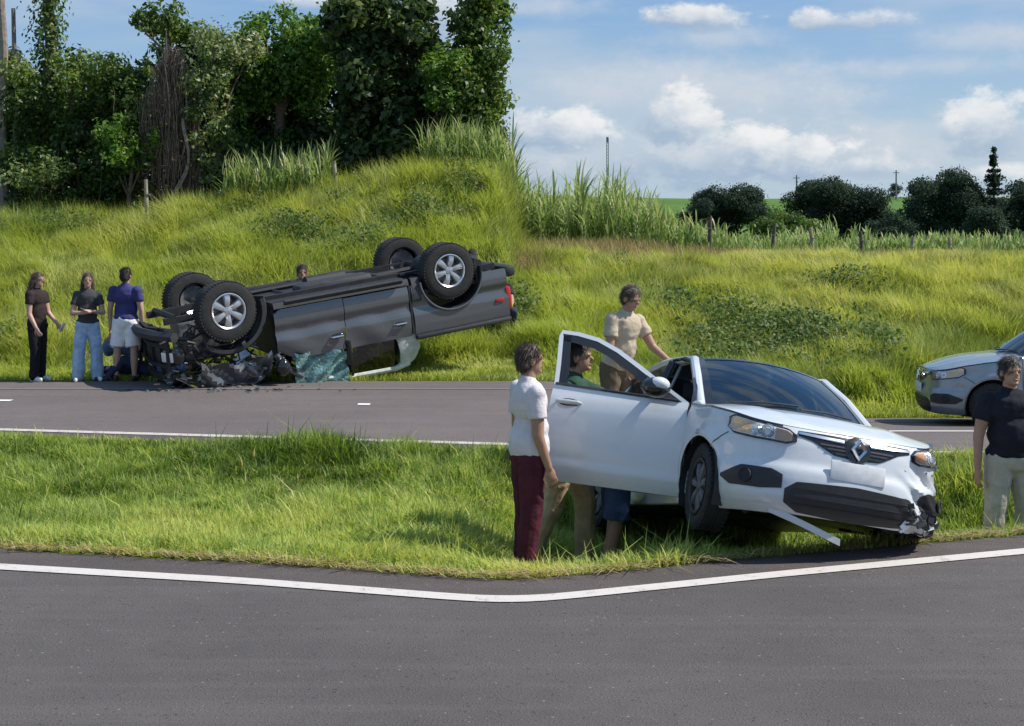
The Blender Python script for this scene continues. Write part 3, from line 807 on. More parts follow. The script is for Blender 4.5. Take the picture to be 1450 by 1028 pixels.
pole('thin pole on the skyline above the tiny round tree', 1269, 241, 470, .28, 'utility_pole')

# fence posts at the top of the bank
M_POST = mat('weathered_post', (.30, .255, .19), .9, var=.45, scale=12, bump=.6, bscale=40)
M_POSTD = mat('dark_post', (.10, .08, .065), .9, var=.4, scale=12, bump=.6, bscale=40)
def post(label, p, pt, pb, Y, m_, w=.09):
    X = px(p, Y); zt, zb = pz(pt, Y), min(pz(pb, Y), gz(X, Y)+.1); root = empty('fence_post', (X, Y, zb-.5))
    tag(root, label, 'fence post', 'fence posts along the top of the bank')
    zt += 10*Y/FPX; H = zt-zb+.5; b = MB()
    b.tube([(0, 0, 0), (random.uniform(-.02, .02), 0, H*.5), (random.uniform(-.06, .06), 0, H)], [w*.55, w*.52, w*.48], 8)
    b.build('shaft', m_, root, sharp=50)
    MB().box((0, 0, H*.8), (w*1.25, w*1.25, .025), bev=.005).build('wire_tie', M_POLE, root)
post('pale post in front of the wood below the brown vines', 209, 264, 300, 31.0, M_POST)
post('pale post at the foot of the tallest dark tree', 476, 238, 268, 31.4, M_POST)
post('dark leaning post right of the cane, leftmost post under open sky', 1004, 317, 362, 32.3, M_POSTD, .10)
post('dark post just left of the pale tuft of grass', 1094, 327, 368, 32.6, M_POSTD)
post('post beside the pale tuft of grass, below the domed tree', 1151, 332, 370, 32.8, M_POST)
post('dark post below the right end of the domed tree', 1221, 337, 366, 33.0, M_POSTD)
post('pale post below the gap between the two big trees', 1290, 346, 378, 33.2, M_POST)
post('pale post below the largest spreading tree', 1346, 346, 380, 33.4, M_POST)
post('pale post nearest the right edge, below the conifer', 1403, 352, 380, 33.6, M_POST)
# ================================================================== VEHICLES
def rot_zyx(yaw, pitch, roll):
    return Matrix.Rotation(yaw, 3, 'Z') @ Matrix.Rotation(-pitch, 3, 'Y') @ Matrix.Rotation(roll, 3, 'X')
def car_paint(name, c, rough=.28, dirt=True, metal=0.0):
    m = bpy.data.materials.new(name); m.use_nodes = True
    t = NG(m.node_tree); b = m.node_tree.nodes['Principled BSDF']
    co = t.n('ShaderNodeTexCoord').outputs['Object']
    n1 = t.noise(co, 2.2, 6, .65); n2 = t.noise(co, 26, 5, .7)
    k = t.m('MULTIPLY', t.smooth(t.m('ADD', t.m('MULTIPLY', n1.outputs['Fac'], .7), t.m('MULTIPLY', n2.outputs['Fac'], .3)), .48, .70), .22)
    s3 = t.n('ShaderNodeSeparateXYZ'); t.put(s3.inputs[0], co)
    if dirt:
        # mud and road film caught on the low panels
        low = t.smooth(t.m('ADD', s3.outputs[2], t.m('MULTIPLY', n2.outputs['Fac'], .2)), .52, .2)
        k = t.m('ADD', k, t.m('MULTIPLY', low, .35), clamp=True)
    t.put(b.inputs['Base Color'], t.mix(k, (*c, 1), (.30, .27, .22, 1) if dirt else (*[x*.6 for x in c], 1)))
    t.put(b.inputs['Roughness'], t.m('ADD', rough, t.m('MULTIPLY', k, .5)))
    b.inputs['Metallic'].default_value = metal
    b.inputs['Coat Weight'].default_value = .8; b.inputs['Coat Roughness'].default_value = .05
    return m
M_WHITE = car_paint('white_car_paint', (.60, .62, .64))
M_SILVER = car_paint('silver_car_paint', (.26, .29, .31), .3, False, .5)
M_BLACKP = mat('black_plastic', (.018, .018, .020), .5, var=.3, scale=20)
M_GLOSSB = mat('gloss_black', (.012, .012, .014), .12, coat=.5)
M_RUBBER = mat('tyre_rubber', (.022, .021, .021), .85, var=.4, scale=18, bump=.3, bscale=90)
M_STEEL = mat('dull_steel', (.30, .30, .31), .45, .8, var=.3, scale=16)
M_CHROME = mat('chrome', (.72, .73, .75), .14, 1.0)
M_ALLOY = mat('alloy', (.62, .63, .65), .28, .85, var=.15, scale=12)
M_HUBCAP = mat('grey_wheel_cover', (.13, .13, .135), .45, .4, var=.35, scale=14)
M_DARKIN = mat('dark_interior', (.022, .022, .025), .8, var=.3, scale=14)
M_SEAT = mat('seat_fabric', (.05, .05, .055), .9, var=.25, scale=30, bump=.3, bscale=120)
M_REFL = mat('lamp_reflector', (.86, .85, .83), .25, .15, bump=.5, bscale=26)
M_AMBER = mat('amber_lens', (.75, .26, .04), .15, .0, coat=.6)
M_PLATE = mat('plate_white', (.62, .63, .64), .4, var=.1, scale=20)
M_SEALW = mat('pale_seal', (.36, .36, .35), .6)
def glass_mat(name, tint, alpha, rough=.03):
    m = bpy.data.materials.new(name); m.use_nodes = True
    t = NG(m.node_tree); m.node_tree.nodes.clear()
    gl = t.n('ShaderNodeBsdfGlossy'); gl.inputs['Roughness'].default_value = rough; gl.inputs['Color'].default_value = (.9, .95, 1, 1)
    tr = t.n('ShaderNodeBsdfTransparent'); tr.inputs['Color'].default_value = (*tint, 1)
    fr = t.n('ShaderNodeFresnel'); fr.inputs['IOR'].default_value = 1.5
    mx = t.n('ShaderNodeMixShader'); t.put(mx.inputs[0], t.m('ADD', t.m('MULTIPLY', fr.outputs[0], 1.0), alpha, clamp=True))
    m.node_tree.links.new(tr.outputs[0], mx.inputs[1]); m.node_tree.links.new(gl.outputs[0], mx.inputs[2])
    o = t.n('ShaderNodeOutputMaterial'); m.node_tree.links.new(mx.outputs[0], o.inputs[0])
    return m
M_GLASS = glass_mat('car_glass', (.30, .36, .38), .05)
M_SHIELD = glass_mat('windscreen_glass', (.14, .18, .22), .06)
M_LENS = glass_mat('lamp_lens', (.95, .95, .95), .0)

def wheel_set(root, pos, r, w, side, mat_rim, spokes, rim_r, cover=False, rot=0.0, steer=0.0, name='wheel', tread=48):
    """wheel (tyre) > rim, spoke, hub_cap; outer face towards side*y"""
    wt = MB(); sw = w/2
    prof = [(rim_r, -sw*.80), (rim_r+.02, -sw*.97), (r*.86, -sw*1.02), (r*.955, -sw*.92), (r*.99, -sw*.74), (r, -sw*.5), (r, -sw*.18), (r*.982, -sw*.16), (r*.982, -sw*.10), (r, -sw*.08),
            (r, sw*.08), (r*.982, sw*.10), (r*.982, sw*.16), (r, sw*.18), (r, sw*.5), (r*.99, sw*.74), (r*.955, sw*.92), (r*.86, sw*1.02), (rim_r+.02, sw*.97), (rim_r, sw*.80)]
    wt.lathe(prof, 56)
    for k in range(tread):
        a = 2*math.pi*k/tread
        for s in (-1, 1):
            M = Matrix.Rotation(-a, 3, 'Y')
            wt.box(M @ Vector((r*.985, s*sw*.70, 0)), (r*.05, sw*.42, r*.075), M=M)
    o = wt.build(name, M_RUBBER, root, sharp=40)
    o.location = pos; o.rotation_euler = (0, rot, steer)
    f = side*sw
    rm = MB()
    rm.lathe([(rim_r+.004, f*.98), (rim_r-.008, f*1.0), (rim_r-.022, f*.92), (rim_r-.03, f*.5), (rim_r-.035, -f*.6), (rim_r*.55, -f*.2), (.02, -f*.15)], 48)
    rm.build('rim', mat_rim if not cover else M_BLACKP, o)
    if not cover:
        disc = MB(); disc.lathe([(.03, f*.1), (rim_r*.72, f*.1), (rim_r*.72, -f*.02), (.03, -f*.02)], 36); disc.build('brake_disc', M_STEEL, o)
    smb = MB()
    def spoke(mb, wi, wo):
        L0, L1 = rim_r*.16, rim_r*.97
        n = 6; P = []
        for i in range(n):
            t = i/(n-1); x = L0+(L1-L0)*t; hw = (wi*(1-t)+wo*t); y = f*(.80+.12*math.sin(t*3.1)-.02*t)
            P.append([(x, y-f*.20, -hw), (x, y, -hw*.72), (x, y+f*.05, 0), (x, y, hw*.72), (x, y-f*.20, hw)])
        mb.grid(P)
    if spokes:
        wi, wo = rim_r*.13, rim_r*.24
        if cover: wi, wo = rim_r*.12, rim_r*.19
        spoke(smb, wi, wo); first = smb.build('spoke', M_HUBCAP if cover else mat_rim, o)
        for k in range(1, spokes):
            c = first.copy(); C.objects.link(c); c.parent = o; c.rotation_euler = (0, 2*math.pi*k/spokes, 0)
    hb = MB(); hb.lathe([(rim_r*.24, f*.70), (rim_r*.23, f*.86), (rim_r*.12, f*.92), (.004, f*.93)], 24)
    for k in range(5):
        a = 2*math.pi*k/5+.3; hb.tube([(rim_r*.17*math.cos(a), f*.86, rim_r*.17*math.sin(a)), (rim_r*.17*math.cos(a), f*.93, rim_r*.17*math.sin(a))], rim_r*.03, 6)
    hb.build('hub_cap', M_HUBCAP if cover else mat_rim, o)
    return o

# ---- a compact saloon, built as a skirt that wraps round the plan outline, plus bonnet, roof and glass
_half = np.array([(.83, 0), (.82, -.25), (.78, -.47), (.70, -.63), (.565, -.75), (.37, -.82), (.15, -.85), (-.1, -.862), (-.6, -.866), (-1.4, -.866), (-2.2, -.86), (-2.8, -.84), (-3.2, -.79), (-3.42, -.62), (-3.5, -.35), (-3.53, 0)], float)
def _cr(P, n=24):
    P = np.vstack([2*P[0]-P[1], P, 2*P[-1]-P[-2]]); P[0] = [P[2][0], -P[2][1]]; P[-1] = [P[-3][0], -P[-3][1]]
    out = []
    for i in range(1, len(P)-2):
        for t in np.arange(n)/n:
            a, b, c, d = P[i-1:i+3]
            out.append(.5*((2*b)+(-a+c)*t+(2*a-5*b+4*c-d)*t*t+(-a+3*b-3*c+d)*t**3))
    out.append(P[-2]); return np.array(out)
_o = _cr(_half); _ol = np.concatenate([[0], np.cumsum(np.linalg.norm(np.diff(_o, axis=0), axis=1))]); _LT = _ol[-1]
def outl(t):
    """signed arc length from the nose (negative = the car's right side) -> x, y, outward normal"""
    a = abs(t); x = np.interp(a, _ol, _o[:, 0]); y = np.interp(a, _ol, _o[:, 1])
    e = .03; x1, y1 = np.interp(min(a+e, _LT), _ol, _o[:, 0]), np.interp(min(a+e, _LT), _ol, _o[:, 1]); x0, y0 = np.interp(max(a-e, 0), _ol, _o[:, 0]), np.interp(max(a-e, 0), _ol, _o[:, 1])
    tx, ty = x1-x0, y1-y0; L = math.hypot(tx, ty) or 1; nx, ny = -ty/L, tx/L
    if a < 1e-4: nx, ny = 1, 0
    if a > _LT-1e-4: nx, ny = -1, 0
    s = -1 if t > 0 else 1
    return x, y*s, nx, ny*s
def ztop(x):
    return float(np.interp(x, [-3.53, -3.3, -3.0, -2.0, -.5, -.35, .1, .35, .55, .7, .83], [.99, 1.02, 1.03, 1.0, .955, .94, .89, .845, .80, .772, .75]))
_FI = ([.14, .2, .27, .40, .46, .52, .58, .64, .70, .76], [.10, .05, .012, .0, .004, .03, .035, .04, .055, .09])
_SI = ([.14, .2, .30, .36, .40, .46, .60, .72, .80, .88, .95, 1.03], [.10, .07, .03, .012, .022, .012, .0, .002, .006, .022, .05, .07])
_RI = ([.14, .25, .40, .55, .62, .80, 1.02], [.10, .03, .0, .01, .06, .07, .10])
def ins(x, z):
    f, s, r = np.interp(z, *_FI), np.interp(z, *_SI), np.interp(z, *_RI)
    wf = float(sstep(.05, .60, x)); wr = float(sstep(-3.0, -3.4, x))
    v = s*(1-wf)*(1-wr)+f*wf+r*wr
    for xc in (0.0, -2.635):      # flared lips round the wheel arches
        d = math.hypot(x-xc, z-.31); v -= .022*math.exp(-((d-.385)/.05)**2)*(1-wf)
    return v
def skin(t, z, off=0.0, dmg=0.0):
    x, y, nx, ny = outl(t); i = ins(x, z)-off
    px_, py_ = x-nx*i, y-ny*i
    if dmg and y > .25 and x > .0:
        k = float(sstep(.25, .6, y)*sstep(.72, .45, z)*sstep(0, .3, x))*dmg
        px_ -= k*(.05+.06*math.sin(z*31+y*17)+.03*math.sin(z*63+y*41)); py_ += k*.03*math.sin(z*43+x*9); z = z+k*.02*math.sin(y*37)
    return Vector((px_, py_, z))
def t_at(x, side):
    i = np.argmin(np.abs(_o[:, 0]-x)+(np.abs(_o[:, 1]) < .3)*9) ; return side*_ol[i]

def make_sedan(name, label, paint, door_open, dmg, group=None):
    root = empty(name); tag(root, label, 'car', group)
    ts = np.unique(np.round(np.concatenate([np.arange(0, 2.6, .016), np.arange(2.6, 3.1, .05), np.arange(3.1, 4.5, .02), np.arange(4.5, _LT, .04), [_LT]]), 4))
    ts = np.concatenate([-ts[::-1], ts[1:-1]])
    xd0, xd1 = -.37, -1.46
    cols = []
    zz = np.linspace(0, 1, 30)
    info = []
    for t in ts:
        x, y, _, _ = outl(t); zb = .20-.03*float(sstep(.1, .5, x))+.04*float(sstep(-3, -3.4, x)); zt = ztop(x)
        for xc in (0.0, -2.635):
            dd = .36**2-(x-xc)**2
            if dd > 0 and abs(y) > .6: zb = max(zb, .31+math.sqrt(dd))
        zb = min(zb, zt-.06)
        cols.append([skin(t, zb+(zt-zb)*q, 0, dmg) for q in zz]); info.append((x, y, zb, zt))
    def keep(i, j):
        x, y, zb, zt = info[i]; z = zb+(zt-zb)*zz[j]; 
        if door_open and y < -.5 and xd1 < x < xd0 and z > .30: return False
        return True
    MB().grid(cols, keep=keep).build('body', paint, root, sharp=32)
    n = len(ts); idx = {round(float(t), 4): i for i, t in enumerate(ts)}
    # bonnet and boot: strips between matching points of the two sides
    def lid(nm, sel, crown, lip):
        P = []
        for t in sel:
            x, y, _, _ = outl(-t); a, b = skin(-t, ztop(x)+lip), skin(t, ztop(x)+lip)
            wd = abs(y)/.8; row = []
            for v in np.linspace(0, 1, 33):
                p = a.lerp(b, v); c_ = 1-(2*v-1)**2
                p.z += crown*wd*c_+.010*(math.exp(-((v-.2)/.05)**2)+math.exp(-((v-.8)/.05)**2))*wd
                row.append(p)
            P.append(row)
        return MB().grid(P).build(nm, paint, root, sharp=60)
    ft = [t for t in ts if t > 0 and outl(t)[0] > -.46]
    lid('bonnet', [1e-3]+ft, .055, .004)
    bt = [t for t in ts if t > 0 and outl(t)[0] < -2.98]
    lid('boot_lid', bt, .02, .004)
    # shut line between wing and bonnet
    for s in (-1, 1):
        pts = []
        for t in np.linspace(.55, 1.78, 26):
            x = outl(s*t)[0]; pts.append(skin(s*t, ztop(x)-.004, .002))
        MB().tube(pts, .006, 5).build('shut_line', M_GLOSSB, root)
    # bumper-to-wing seam
    for s in (-1, 1):
        pts = [skin(s*t, z, .001) for t, z in ((1.03, .69), (1.10, .66), (1.16, .62), (1.20, .585))]
        MB().tube(pts, .0045, 5).build('bumper_seam', M_GLOSSB, root)
    # wheel arch liners
    for xc in (0.0, -2.635):
        for s in (-1, 1):
            P = []
            for k in range(19):
                a = math.pi*(-.12+1.24*k/18); P.append([(xc+.372*math.cos(a), s*yy, .31+.372*math.sin(a)) for yy in (.845, .70, .45)])
            lm_ = MB().grid(P); lm_.grid([[(xc+q*math.cos(math.pi*(-.12+1.24*k/18)), s*.45, .31+q*math.sin(math.pi*(-.12+1.24*k/18))) for q in (.05, .372)] for k in range(19)])
            lm_.build('arch_liner', M_BLACKP, root)
    # floor, bulkhead, inner structure
    fl = MB(); fl.box((-1.4, 0, .215), (2.5, 1.50, .05)); fl.box((-.25, 0, .5), (.06, 1.4, .55)); fl.box((.35, 0, .42), (.5, 1.1, .30)); fl.box((.0, 0, .215), (.90, 1.08, .05)); fl.box((.02, 0, .30), (.10, 1.35, .08)); fl.box((.0, -.60, .33), (.25, .10, .12)); fl.tube([(.25, -.55, .18), (-.15, -.60, .24), (-.5, -.5, .2)], .03, 6); fl.box((-2.7, 0, .45), (1.0, 1.1, .45)); fl.tube([(-.9, .1, .19), (-3.3, .35, .22)], .04, 8)
    fl.build('underbody', M_BLACKP, root)
    MB().box((-1.4, -.80, .24), (2.0, .07, .11), bev=.02).build('sill', paint, root)
    # greenhouse
    def ws(u, v):   # windscreen: u across (0 right), v up
        yb = -.70+1.40*u; yt = -.555+1.11*u; k = 1-(2*u-1)**2
        b = Vector((-.44+.20*k, yb, .955+.035*k)); t_ = Vector((-1.14+.10*k, yt, 1.425+.045*k))
        p = b.lerp(t_, v); p.z += .035*math.sin(math.pi*v); return p
    MB().grid([[ws(u, v) for v in np.linspace(0, 1, 12)] for u in np.linspace(.035, .965, 20)]).build('windscreen', M_SHIELD, root, sharp=60)
    # black frit border and cowl
    bd = MB()
    bd.grid([[ws(u, v)+Vector((.003, 0, .003)) for v in (-.02, .03, .075)] for u in np.linspace(.01, .99, 20)])
    bd.grid([[ws(u, v)+Vector((.003, 0, .003)) for v in (.955, .98, 1.0)] for u in np.linspace(.01, .99, 20)])
    for (u0, u1) in ((.0, .045), (.955, 1.0)): bd.grid([[ws(u, v)+Vector((.003, 0, .003)) for u in (u0, u1)] for v in np.linspace(0, 1, 12)])
    bd.build('windscreen_border', M_GLOSSB, root)
    MB().grid([[Vector((-.44+.20*(1-(2*u-1)**2)+q, -.70+1.4*u, .958+.035*(1-(2*u-1)**2)-abs(q)*.12)) for q in (-.03, .05)] for u in np.linspace(0, 1, 20)]).build('cowl_panel', M_BLACKP, root)
    for (u0, u1) in ((.12, .50), (.50, .86)):
        MB().tube([ws(u0, .02)+Vector((.02, 0, .02)), ws((u0+u1)/2, .05)+Vector((.01, 0, .025)), ws(u1, .075)+Vector((.01, 0, .02))], .008, 6).build('wiper', M_BLACKP, root)
    def rf(u, v):   # roof: v to the rear
        k = 1-(2*u-1)**2; x = (-1.14+.10*k)*(1-v)+(-2.52-.06*k)*v
        return Vector((x, (-.555+1.11*u)*(1+.05*math.sin(math.pi*v)), 1.425+.045*k+.05*math.sin(math.pi*min(1, v*.95+.02))-.01*v))
    MB().grid([[rf(u, v) for v in np.linspace(0, 1, 16)] for u in np.linspace(0, 1, 17)]).build('roof', paint, root, sharp=60)
    def rw(u, v):
        k = 1-(2*u-1)**2; b = rf(u, 1); c_ = Vector((-3.02-.05*k, -.66+1.32*u, 1.035)); return b.lerp(c_, v)+Vector((0, 0, .03*math.sin(math.pi*v)))
    MB().grid([[rw(u, v) for v in np.linspace(0, 1, 10)] for u in np.linspace(0, 1, 14)]).build('rear_window', M_GLASS, root, sharp=60)
    for s in (-1, 1):
        u = 0 if s < 0 else 1
        ap = [Vector((-.38, s*.775, .93)), ws(u, 0)+Vector((-.02, s*.02, 0)), ws(u, .5)+Vector((-.03, s*.02, 0)), ws(u, .95)+Vector((-.03, s*.015, 0))]
        rail = [rf(u, v)+Vector((0, s*.012, -.015)) for v in np.linspace(.0, 1, 8)]
        MB().tube(ap+rail[1:]+[rw(u, .5)+Vector((0, s*.03, -.02)), Vector((-3.0, s*.74, 1.02))], [.045, .042, .04, .04]+[.034]*7+[.05, .06], 10).build('pillar', paint, root)
        MB().tube([(-1.47, s*.79, .93), (-1.55, s*.70, 1.2), (-1.62, s*.60, 1.44)], .045, 8, flat=.6).build('door_pillar', M_BLACKP, root)
        # side glass
        def sg(x, v): 
            zt_ = float(np.interp(x, [-2.95, -2.5, -1.2, -.5], [1.06, 1.42, 1.45, .99])); yb, yt = .81, .60+.21*(1-min(1, (zt_-.95)/.5))
            return Vector((x, s*(yb+(yt-yb)*v), .95+(zt_-.95)*v))
        spans = ((-2.9, -1.5), (-1.46, -.52)) if not (door_open and s < 0) else ((-2.9, -1.5),)
        for a, b in spans:
            MB().grid([[sg(x, v) for v in (0, .33, .66, 1)] for x in np.linspace(a, b, 14)]).build('side_window', M_GLASS, root)
        MB().tube([skin(s*(-1)*0+(-s)*t_, ztop(outl(-s*t_)[0])-.0, .003) for t_ in np.linspace(2.95 if (door_open and s < 0) else 1.85, 4.4, 20)], .010, 5).build('waist_seal', M_GLOSSB, root)
        # rear and (if shut) front door seams and handles
        for xs_ in ((-1.46, -2.28) if (door_open and s < 0) else (-.37, -1.46, -2.28)):
            tt = t_at(xs_, -s*1.0*1 if False else (1 if s > 0 else -1)); 
            MB().tube([skin(tt, z, .001) for z in np.linspace(.24, ztop(xs_)-.01, 8)], .005, 5).build('door_seam', M_GLOSSB, root)
        for xs_ in ((-2.15,) if (door_open and s < 0) else (-1.32, -2.15)):
            tt = t_at(xs_, 1 if s > 0 else -1); p = skin(tt, .84, .012)
            MB().box(p, (.2, .03, .035), bev=.012).build('door_handle', paint, root)
    # door opening: dark rubber seal and trim
    if door_open:
        pts = [(-.39, -.79, .29), (-.385, -.80, .6), (-.42, -.79, .93), (-.60, -.72, 1.08), (-.88, -.645, 1.27), (-1.14, -.60, 1.40), (-1.35, -.60, 1.44), (-1.55, -.61, 1.44), (-1.52, -.70, 1.2), (-1.47, -.80, .93), (-1.46, -.81, .6), (-1.46, -.80, .31), (-1.0, -.79, .28), (-.39, -.79, .29)]
        MB().tube(pts, .022, 8).build('door_seal', M_GLOSSB, root)
        pi = [(p[0]*1.0-.05 if p[0] > -1 else p[0]+.03, p[1]+.05, p[2]-.03 if p[2] > .5 else p[2]+.03) for p in pts]
        MB().tube(pi, .014, 6).build('door_opening_trim', M_SEALW, root)
        # jamb behind the front wing
        MB().box((-.40, -.77, .6), (.10, .06, .66)).build('hinge_pillar', paint, root)
    # seats, dash, steering wheel
    for s in (-1, 1):
        q = MB(); q.box((-1.15, s*.37, .50), (.52, .50, .16), bev=.05); M = Matrix.Rotation(R(-18), 3, 'Y')
        q.box((-1.47, s*.37, .82), (.13, .48, .58), M=M, bev=.05); q.box((-1.58, s*.37, 1.20), (.09, .26, .17), M=M, bev=.04)
        q.build('seat', M_SEAT, root)
    MB().box((-2.25, 0, .68), (.2, 1.2, .62), bev=.06).build('rear_seat', M_SEAT, root)
    MB().box((-.58, 0, .80), (.40, 1.38, .26), bev=.07).build('dashboard', M_DARKIN, root)
    sw_ = MB(); c = Vector((-.90, .36, .88)); ax = Vector((-.85, 0, .45)).normalized(); u_ = Vector((0, 1, 0)); w_ = ax.cross(u_)
    sw_.tube([c+(u_*math.cos(a)+w_*math.sin(a))*.18 for a in np.linspace(0, 2*math.pi, 26)], .016, 7)
    for a in (0, math.pi, 1.57): sw_.tube([c, c+(u_*math.cos(a)+w_*math.sin(a))*.18], .016, 6)
    sw_.ell(c, (.05, .06, .05)); sw_.build('steering_wheel', M_DARKIN, root)
    # patches that follow the nose
    def patch(nm, t0, t1, lo, hi, off, m_, nt=26, nz_=8, parent=None, side=1, bulge=0.0, back=True):
        P = []
        for i in range(nt):
            q = i/(nt-1); t = (t0+(t1-t0)*q)*side; l, h = lo(q), hi(q); row = []
            if back: row.append(skin(t, l, -.01, dmg))
            for k in range(nz_):
                v = k/(nz_-1); row.append(skin(t, l+(h-l)*v, off+bulge*math.sin(math.pi*v)*math.sin(math.pi*q), dmg))
            if back: row.append(skin(t, h, -.01, dmg))
            P.append(row)
        return MB().grid(P).build(nm, m_, parent or root, sharp=50)
    itp = lambda xs_, ys_: (lambda q: float(np.interp(q, xs_, ys_)))
    for s in (-1, 1):   # headlamp: dark bezel > reflector, amber segment, clear lens
        lo, hi = itp([0, .12, .5, .85, 1], [.655, .632, .650, .682, .735]), itp([0, .1, .6, .9, 1], [.70, .742, .785, .822, .80])
        h = patch('headlight', .44, 1.06, lo, hi, .006, M_GLOSSB, side=s)
        g_ = .014; lo2, hi2 = (lambda q: lo(.05+.9*q)+g_), (lambda q: hi(.05+.9*q)-g_)
        patch('reflector', .475, 1.03, lo2, hi2, .012, M_REFL, side=s, parent=h)
        patch('inner_indicator', .475, .60, lambda q: lo2(q*.22)+.004, lambda q: hi2(q*.22)-.004, .016, mat('orange_reflector', (.62, .36, .20), .25, .5), 8, side=s, parent=h)
        patch('indicator', .80, 1.02, lambda q: lo2(.6+.38*q)+.008, lambda q: hi2(.6+.38*q)-.006, .016, mat('amber_reflector', (.95, .68, .40), .22, .35, bump=.5, bscale=30), 10, side=s, parent=h)
        pr = MB()
        for tc_, rr_ in ((.66, .045), (.75, .036)):
            p = skin(s*tc_, (lo(.4)+hi(.4))/2, .016); x, y, nx, ny = outl(s*tc_)
            nrm = Vector((nx, ny, .1)).normalized(); u_ = nrm.orthogonal().normalized(); w_ = nrm.cross(u_)
            for r0, o_ in ((rr_, .004), (rr_*.7, .010)):
                pr.tube([p+nrm*o_+(u_*math.cos(a)+w_*math.sin(a))*r0 for a in np.linspace(0, 6.2832, 20)], .005, 5)
        pr.build('projector_ring', M_CHROME, h)
        patch('lens', .45, 1.05, lambda q: lo(q)+.004, lambda q: hi(q)-.004, .024, M_LENS, side=s, parent=h, bulge=.012)
        if dmg and s > 0:
            patch('headlight_gap', .98, 1.09, itp([0, 1], [.655, .69]), itp([0, 1], [.82, .86]), .03, M_GLOSSB, 8, side=s)
    # upper grille with chrome bars and the diamond emblem
    gr = patch('grille', -.43, .43, itp([0, .12, .3, .5, .7, .88, 1], [.70, .675, .60, .585, .60, .675, .70]), itp([0, .5, 1], [.736, .738, .736]), .005, M_GLOSSB, 40)
    patch('chrome_bar', -.43, -.10, itp([0, 1], [.712, .690]), itp([0, 1], [.730, .714]), .016, M_CHROME, 14, parent=gr)
    patch('chrome_bar', .10, .43, itp([0, 1], [.690, .712]), itp([0, 1], [.714, .730]), .016, M_CHROME, 14, parent=gr)
    for z, hw in ((.665, .275), (.64, .225), (.615, .165)): patch('grille_slat', -hw, hw, lambda q: z-.006, lambda q: z+.006, .012, M_BLACKP, 20, 4, parent=gr)
    sh = MB()
    P = [[skin(.098*math.sin(a)*k, .660+.090*math.cos(a)*k, .012+.014*(1-k)) for k in (1, .8, .5, .05)] for a in np.linspace(0, 6.2832, 28)]
    sh.grid(P); shield = sh.build('badge_mount', M_GLOSSB, gr)
    dm = MB()
    c0 = skin(0, .660, .050); A = [Vector((0, 0, .082)), Vector((0, .062, 0)), Vector((0, 0, -.082)), Vector((0, -.062, 0))]
    for k in range(4):
        a, b = A[k], A[(k+1) % 4]; f_ = .48
        q = [c0+a+Vector((-.012, 0, 0)), c0+b+Vector((-.012, 0, 0)), c0+b*.76+Vector((.008, 0, 0)), c0+a*.76+Vector((.008, 0, 0)), c0+a*f_+Vector((-.008, 0, 0)), c0+b*f_+Vector((-.008, 0, 0))]
        dm.add(q, [(0, 1, 2, 3), (3, 2, 5, 4)])
    dm.build('diamond_emblem', M_CHROME, gr, smooth=False)
    # lower intake, fog lamp recesses, plate
    li = patch('lower_intake', -.50, .50, itp([0, .1, .5, .9, 1], [.24, .185, .165, .185, .24]), itp([0, .08, .5, .92, 1], [.33, .385, .405, .385, .33]), .004, M_BLACKP, 40)
    for z in (.235, .29, .345): patch('intake_slat', -.44, .44, lambda q: z-.0045, lambda q: z+.0045, .008, M_DARKIN, 24, 4, parent=li)
    for s in (-1, 1):
        fg = patch('fog_recess', .52, 1.02, itp([0, .3, .8, 1], [.33, .315, .325, .375]), itp([0, .15, .6, 1], [.42, .452, .462, .395]), .007, M_BLACKP, side=s)
        p = skin(s*.78, .392, .014); x, y, nx, ny = outl(s*.78); nrm = Vector((nx, ny, 0)).normalized(); u_ = Vector((0, 0, 1)); w_ = nrm.cross(u_)
        f2 = MB(); f2.tube([p+(u_*math.cos(a)+w_*math.sin(a))*.042 for a in np.linspace(0, 6.2832, 22)], .009, 6)
        f2.tube([p-nrm*.01, p+nrm*.002], .036, 16); f2.build('fog_lamp_ring', M_DARKIN, fg)
    MB().box(skin(0, .50, .018), (.012, .40, .13), bev=.004).build('licence_plate', M_PLATE, root)
    # repeater on the wing
    for s in (-1, 1):
        MB().ell(skin(s*1.42, .70, .002), (.035, .008, .02)).build('side_repeater', M_LENS, root)
    # wheels
    for xc in (0.0, -2.635):
        for s in (-1, 1):
            wheel_set(root, (xc, s*.745, .31), .308, .19, s, M_HUBCAP, 7, .20, cover=True, rot=.3*xc+.2*s, steer=R(-3) if xc == 0 else 0, tread=0 or 40)
    if not door_open:
        for s in (-1, 1):
            mr = MB(); mr.ell((-.62, s*.95, 1.0), (.07, .11, .075)); mr.tube([(-.60, s*.80, .96), (-.61, s*.90, .98)], .02, 6); mr.build('mirror', paint, root)
    return root

